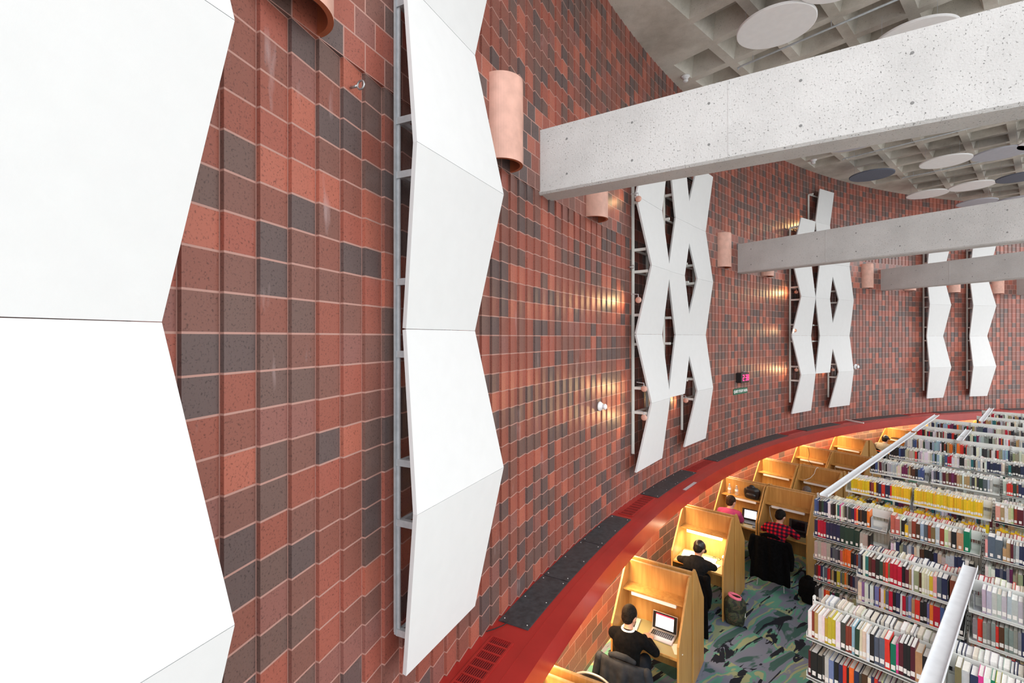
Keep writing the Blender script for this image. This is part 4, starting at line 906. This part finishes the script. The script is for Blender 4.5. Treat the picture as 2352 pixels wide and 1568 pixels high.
SEQ = {
 (0, 1, -1, 0): 'white4 redbrown3 tan4 white4 white3 gold3 gold4 gold4 white5 dark5 redbrown3 redbrown3 lblue3 dgreen4 cream3 cream4 white3 black4 slate5 slate5 red5 green5 magenta2 maroon4H black3H black3H maroon4H tan6 black7 white5',
 (0, 1, -1, 1): 'maroon3 black7 black5 dark3 lgrey4 peri5 black5 navy4 red4 black2 orange5 navy5 dark2 brown6 cream3 navy3 red3 plum3 pale2 blue5 plum4 olive5 maroon5 maroon4 redbrown5 dark4 slate4 white3 black4',
 (0, 1, -1, 2): 'green5 cream4 white3 slate4 navy4 black5 tan4 redbrown5 white4 grey5 blue4 black4 maroon4 cream4 teal4 white4 dark4 crimson3 navy5 beige5',
 (1, 1, -1, 0): 'slate4 black2 white3 teal4 brown4 maroon5 black5 dgreen4 redbrown3 red3 olive2 crimson4 crimson5 crimson5 black4 maroon4 tan3 white2 khaki6 brown3 cream3 cream3 cream2 gold4 pink4 slate5 navy6 dark1 _1 redbrown7 peri6',
 (1, 1, -1, 1): 'cream5 lilac4 white5 slate2 white5 dark1 peri6 redbrown2 white4 gold2 slate4 crimson5 black4 navy5 white3 crimson4 slate3 peri4 tan4 red6 black4 black4 peri3 orange4 crimson8 blue5 dark4 lblue4 cream4 lgrey4 black4',
 (2, 0, -1, 0): 'blue4 blue4 black5 dgreen4 navy4 navy3 white5 dark3 black4 brown2 cream2 teal4 magenta2 cream3 khaki3 dark4 lgrey2 dgreen2 dark3 navy5 crimson3 orange3 black3 brown3 black3 black5 orange4',
 (2, 0, -1, 1): 'navy6H crimson5H crimson5H crimson5H navy6H navy6H navy6H navy7H dgreen8H dgreen8H dgreen8H dgreen9H beige5 beige4 beige5 black4',
 (2, 0, -1, 2): 'beige6H beige6H beige4H beige6H beige7H navy3 slate5 slate5 dark4 salmon4 orange2 orange6H orange6H black5 navy4 redbrown4 tan3',
 (2, 0, -1, 3): 'dark3 brown3 crimson5 navy4 lblue2 slate6 crimson2 red3 dark2 tan4 black5 gold6 slate3 olive4 orange3 tan3 black3 maroon4 navy4 grey4',
 (2, 1, -1, 0): 'salmon7H salmon7 cream2 black5 yellow5S khaki5 redbrown6 brown6 lblue5 slate6 redbrown4 olive6 lgrey6 redbrown6 pale5 beige4 black7 tan9 green8H',
 (2, 2, -1, 0): 'pink3 slate9H slate9H tan4S tan5 maroon3 grey2 lgrey4 navy4 navy4 navy4 tan5 white4 redbrown4 dark5 blue4 cream4 black4 white4',
 (3, 0, -1, 0): '_7 yellow3 yellow3 yellow3 yellow4 yellow3 yellow4 yellow3 yellow3 maroon2 redbrown4 yellow3 brown3 navy4 red5 navy5 navy2 red2 yellow3 yellow3 yellow3 yellow3 yellow3 yellow3 yellow3 yellow2',
 (3, 1, -1, 0): ' '.join(['yellow%d' % (2+(i*7) % 3) for i in range(31)]),
 (3, 2, -1, 0): 'pink7 tan6 white5 pale4 pale4 redbrown4 maroon9 grey7 lgrey5 navy4 white4 dark4 blue4',
 (4, 1, -1, 0): 'lgrey4 slate4 dark3 navy4 lgrey3 lgrey3 maroon6 olive5 maroon5 plum5 maroon5 tan5 tan5 white3 tan5 tan5 grey4 dark5 pale3 dark4 dgreen7 slate8 lgrey4 lgrey4',
 (1, 2, -1, 0): '_12 lgrey4 lgrey5 lgrey5 lgrey4 lgrey5 lgrey4 lgrey6 lgrey5 lgrey5 lgrey4 lgrey5 lgrey5 lgrey5 lgrey4 lgrey5',
 (1, 2, -1, 1): '_2 grey5 red5 grey4 grey4 grey4 red3 brown5 grey4 grey4 grey4 grey3 navy6 grey4 grey4 grey5 dark4 grey4 grey5 grey4 white3 grey4',
 (0, 2, -1, 0): '_7 olive5 lgrey6 navy6 magenta4 white5 green3 gold4 white4 white5 navy4 white4 cream4 white5 dark4 grey5',
}
def mkseq(r, k, side, tr, rnd):
    if (r, k, side, tr) in SEQ:
        o = []
        for w in SEQ[(r, k, side, tr)].split():
            sc_ = 1.0
            if w[-1] in 'HS': sc_ = 1.12 if w[-1] == 'H' else .72; w = w[:-1]
            n = ''.join(ch_ for ch_ in w if ch_.isalpha() or ch_ == '_'); th = float(w[len(n):])*.0068+.002
            o.append((n, th, sc_))
        return o
    o = []; x = 0; fill = rnd.uniform(.84, .98)*BW if r > 3 else rnd.uniform(.8, .93)*BW
    pool = ['white', 'white', 'cream', 'beige', 'black', 'dark', 'grey', 'lgrey', 'slate', 'navy', 'blue', 'dgreen', 'maroon', 'brown', 'redbrown', 'crimson', 'tan', 'teal', 'khaki', 'lgrey', 'white', 'navy', 'black', 'orange', 'red', 'lblue', 'plum']
    if r == 3 and tr == 1: pool = ['yellow']*9+['black']
    if side > 0: pool = {2: ['crimson', 'maroon', 'crimson', 'beige'], 1: ['red', 'crimson', 'cream', 'white', 'navy'], 3: ['white', 'white', 'lgrey', 'cream']}.get(r, ['white', 'white', 'cream', 'lgrey', 'navy', 'beige', 'dark'])
    if side > 0 and r == 2 and k == 0: pool = ['beige', 'cream']
    run = 0; c = 'white'
    while x < fill:
        if run <= 0: c = rnd.choice(pool); run = rnd.choice([1, 1, 1, 2, 3])
        run -= 1; t = rnd.uniform(.016, .045); o.append((c, t, rnd.uniform(.85, 1.08) if side < 0 else rnd.uniform(.94, 1.0))); x += t
    return o
def make_books():
    rnd = random.Random(11)
    for r, n in enumerate(NROW):
        for k in range(KST[r], 4):
            nt = len(tiers(r))
            for side in (-1, 1):
                vis = (5 if r < 3 else 3 if r < 5 else 2) if side < 0 else (2 if r < 3 else 1)
                for tr in range(min(vis, nt)):
                    z = tiers(r)[tr]-.0095; seq = mkseq(r, k, side, tr, rnd); tot = sum(s[1] for s in seq); sc_ = min(1.0, (BW-.05)/tot) if not (r == 3 and side < 0 and tr == 0 and k < 2) else (BW-.05)*(1.0 if k == 0 else .9)/tot
                    x = .026; idx = 0; base_h = {0: .235, 1: .225, 2: .228}.get(r, .225)
                    lean = 0
                    for (c, t, hs) in seq:
                        t *= sc_
                        if c == '_': x += t; continue
                        h = base_h*hs*rnd.uniform(.93, 1.03); h = min(h, PITCH[r]-.045) if tr else min(h, .27); d = min(.182, h*rnd.uniform(.70, .82))
                        col = PAL[c]; col = tuple(max(0, v*rnd.uniform(.86, 1.14)) for v in col)
                        page = rnd.choice([(.84, .81, .75), (.88, .87, .84), (.76, .69, .58), (.86, .84, .80)])
                        if side > 0 and r in (2, 3): page = (.76, .70, .60)
                        yf = rnd.uniform(.0, .015)
                        if side < 0: Mx = Matrix.Translation((x, -.235+yf, z))
                        else: Mx = Matrix.Translation((BW-x, .235-yf, z)) @ Matrix.Rotation(pi, 4, 'Z')
                        if rnd.random() < .05: Mx = Mx @ Matrix.Translation((t/2, 0, .0015)) @ Matrix.Rotation(rnd.uniform(-.03, .03), 4, 'Y') @ Matrix.Translation((-t/2, 0, .0))
                        ALL.append(dict(r=r, k=k, s=side, t=tr, i=idx, M=Mx, th=t-.0006, d=d, h=h, col=col, page=page, c=c, hs=hs, lab=rnd.uniform(.014, .03)))
                        x += t; idx += 1
def bay_matrix(r, k):
    o = ne(NROW[r]+.245, EST+BW*k); return Matrix.Translation(o) @ Matrix.Rotation(ROW_ROT, 4, 'Z')
def cover_geo(b, B, col=True):
    t, d, h = B['th'], B['d'], B['h']; 
    if col: b.col = B['col']
    b.box(0, 0, 0, t, .004, h); b.box(0, .004, 0, .0026, d, h); b.box(t-.0026, .004, 0, t, d, h)
def page_geo(b, B, col=True):
    if col: b.col = B['page']
    b.box(.0026, .004, .003, B['th']-.0026, B['d']-.004, B['h']-.004)
def label_geo(b, B, col=True):
    if col: b.col = (.80, .79, .75)
    t = B['th']; w = min(t-.003, .026); b.box(t/2-w/2, -.0008, B['lab'], t/2+w/2, 0, B['lab']+.038)
def shelving():
    order = [(0, 1, -1, 0), (0, 1, -1, 1), (0, 1, 1, 0), (0, 1, -1, 2), (1, 1, -1, 0), (1, 1, -1, 1), (2, 0, -1, 0), (2, 0, -1, 1), (2, 0, -1, 2), (0, 2, -1, 0), (1, 2, -1, 0), (2, 1, -1, 0), (1, 1, 1, 0), (1, 2, -1, 1), (0, 2, 1, 0), (2, 0, -1, 3), (2, 2, -1, 0)]
    make_books()
    for r in range(len(NROW)):
        proto = bay_parts(r); tab = {proto.name: kids(proto)}
        for k in range(KST[r], 4):
            lab = 'white metal bookcase, %s row, %s bay from the carrels' % (ROWN[r], ordn(k-KST[r])); Mx = bay_matrix(r, k); loc = Mx.to_translation()
            if k == KST[r]: proto.location = loc; proto.rotation_euler = (0, 0, ROW_ROT); proto['label'] = lab; proto['group'] = 'rows of library bookcases'
            else: clone(proto, loc, ROW_ROT, lab, 'rows of library bookcases', tab)
    pick = []
    for key in order:
        pick += [b for b in ALL if (b['r'], b['k'], b['s'], b['t']) == key]
    pick = pick[:300]; ids = set(id(b) for b in pick)
    rest = MB()
    for B in ALL:
        if id(B) in ids: continue
        rest.T = bay_matrix(B['r'], B['k']) @ B['M']
        cover_geo(rest, B); page_geo(rest, B)
        if B['s'] < 0 and B['r'] < 6: label_geo(rest, B)
    o = rest.build('library_books', M['book']); tag(o, 'remaining library books filling the farther and lower shelves', 'books', kind='stuff')
    TN = ['top', 'second', 'third', 'fourth', 'fifth']
    for B in pick:
        T = bay_matrix(B['r'], B['k']) @ B['M']
        b = MB(); cover_geo(b, B); o = b.build('library_book', M['book']); o.matrix_world = T
        size = 'tall ' if B['hs'] > 1.1 else 'short ' if B['hs'] < .8 else 'thick ' if B['th'] > .042 else 'thin ' if B['th'] < .017 else ''
        where = 'facing the camera' if B['s'] < 0 else 'facing away'
        tag(o, '%s%s book %s, %s from end, %s shelf, %s row, %s bay' % (size, NAMES.get(B['c'], B['c']), where, ordn(B['i']), TN[B['t']], ROWN[B['r']], ordn(B['k']-KST[B['r']])), 'book', 'library books on the near shelves')
        b = MB(); page_geo(b, B); b.build('page_block', M['book'], o)
        if B['s'] < 0: b = MB(); label_geo(b, B); b.build('call_number_label', M['callab'], o)
    # struts over the rows
    def strut(n0, n1, e, w, dz=0.0):
        m = MB(); z = TOPZ+.012+dz; wv = .055
        for o0, o1, z0, z1 in ((-wv, wv, 0, .004), (-wv, -wv+.004, 0, .035), (wv-.004, wv, 0, .035)):
            vs = [ne(n_, e+o_, z+z_) for n_ in (n0, n1) for o_, z_ in ((o0, z0), (o1, z0), (o1, z1), (o0, z1))]
            m.add([tuple(v) for v in vs], [(0, 1, 2, 3)[::-1], (4, 5, 6, 7), (0, 1, 5, 4), (1, 2, 6, 5), (2, 3, 7, 6), (3, 0, 4, 7)])
        tag(m.build('steel_strut', M['galvl']), 'long white steel channel tying the bookcase tops, '+w, 'strut', 'struts over the bookcases')
    strut(2.6, 6.85, EST+2*BW+.0, 'nearest, at the bottom right')
    strut(8.2, 15.4, EST+.13, 'longest, above the carrel ends')
    strut(15.6, 19.3, EST+.12, 'following the longest one', .01)
    strut(14.95, 16.9, EST+BW+.10, 'shortest, in the middle of the rows', .01)
    strut(18.9, 22.6, EST+BW+.2, 'farthest, by the red ledge', .01)
    def bookend(r, k, x, tr, wire, w):
        T = bay_matrix(r, k) @ Matrix.Translation((x, -.235, tiers(r)[tr]-.0095)); t = thing('bookend', w, 'bookend', T.to_translation(), ROW_ROT)
        if wire:
            for y in (.03, .15): MB().tube([(.06, y, .004), (0, y, .006), (0, y, .17), ], .003, 6).build('wire', M['alu'], t)
            MB().tube([(0, .03, .17), (0, .15, .17)], .003, 6).build('top_wire', M['alu'], t)
        else:
            MB().box(0, .02, 0, .002, .14, .15).build('upright_plate', M['galv'], t); MB().box(.0, .02, 0, .11, .14, .002).build('foot_plate', M['galv'], t)
    bookend(0, 1, .80, 0, True, 'wire bookend beside the white book on the nearest top shelf')
    bookend(1, 1, .775, 0, False, 'flat steel bookend after the slate book, second row')
    bookend(1, 2, .05, 0, False, 'dark steel bookend before the grey journals, second row')
    bookend(2, 0, .72, 0, False, 'steel bookend in the gap, third row')
    # signboard post among the far rows
    t = thing('end_panel', 'grey end panel standing among the far rows', 'panel', ne(15.62, EST+BW+.02, 0), ROW_ROT)
    MB().box(-.02, -.02, 0, .09, .02, TOPZ+.04).build('panel_board', M['post'], t)
M['galvl'] = mat('pale_steel_channel', (.74, .76, .79), .4, .0, .04, 12)
shelving()
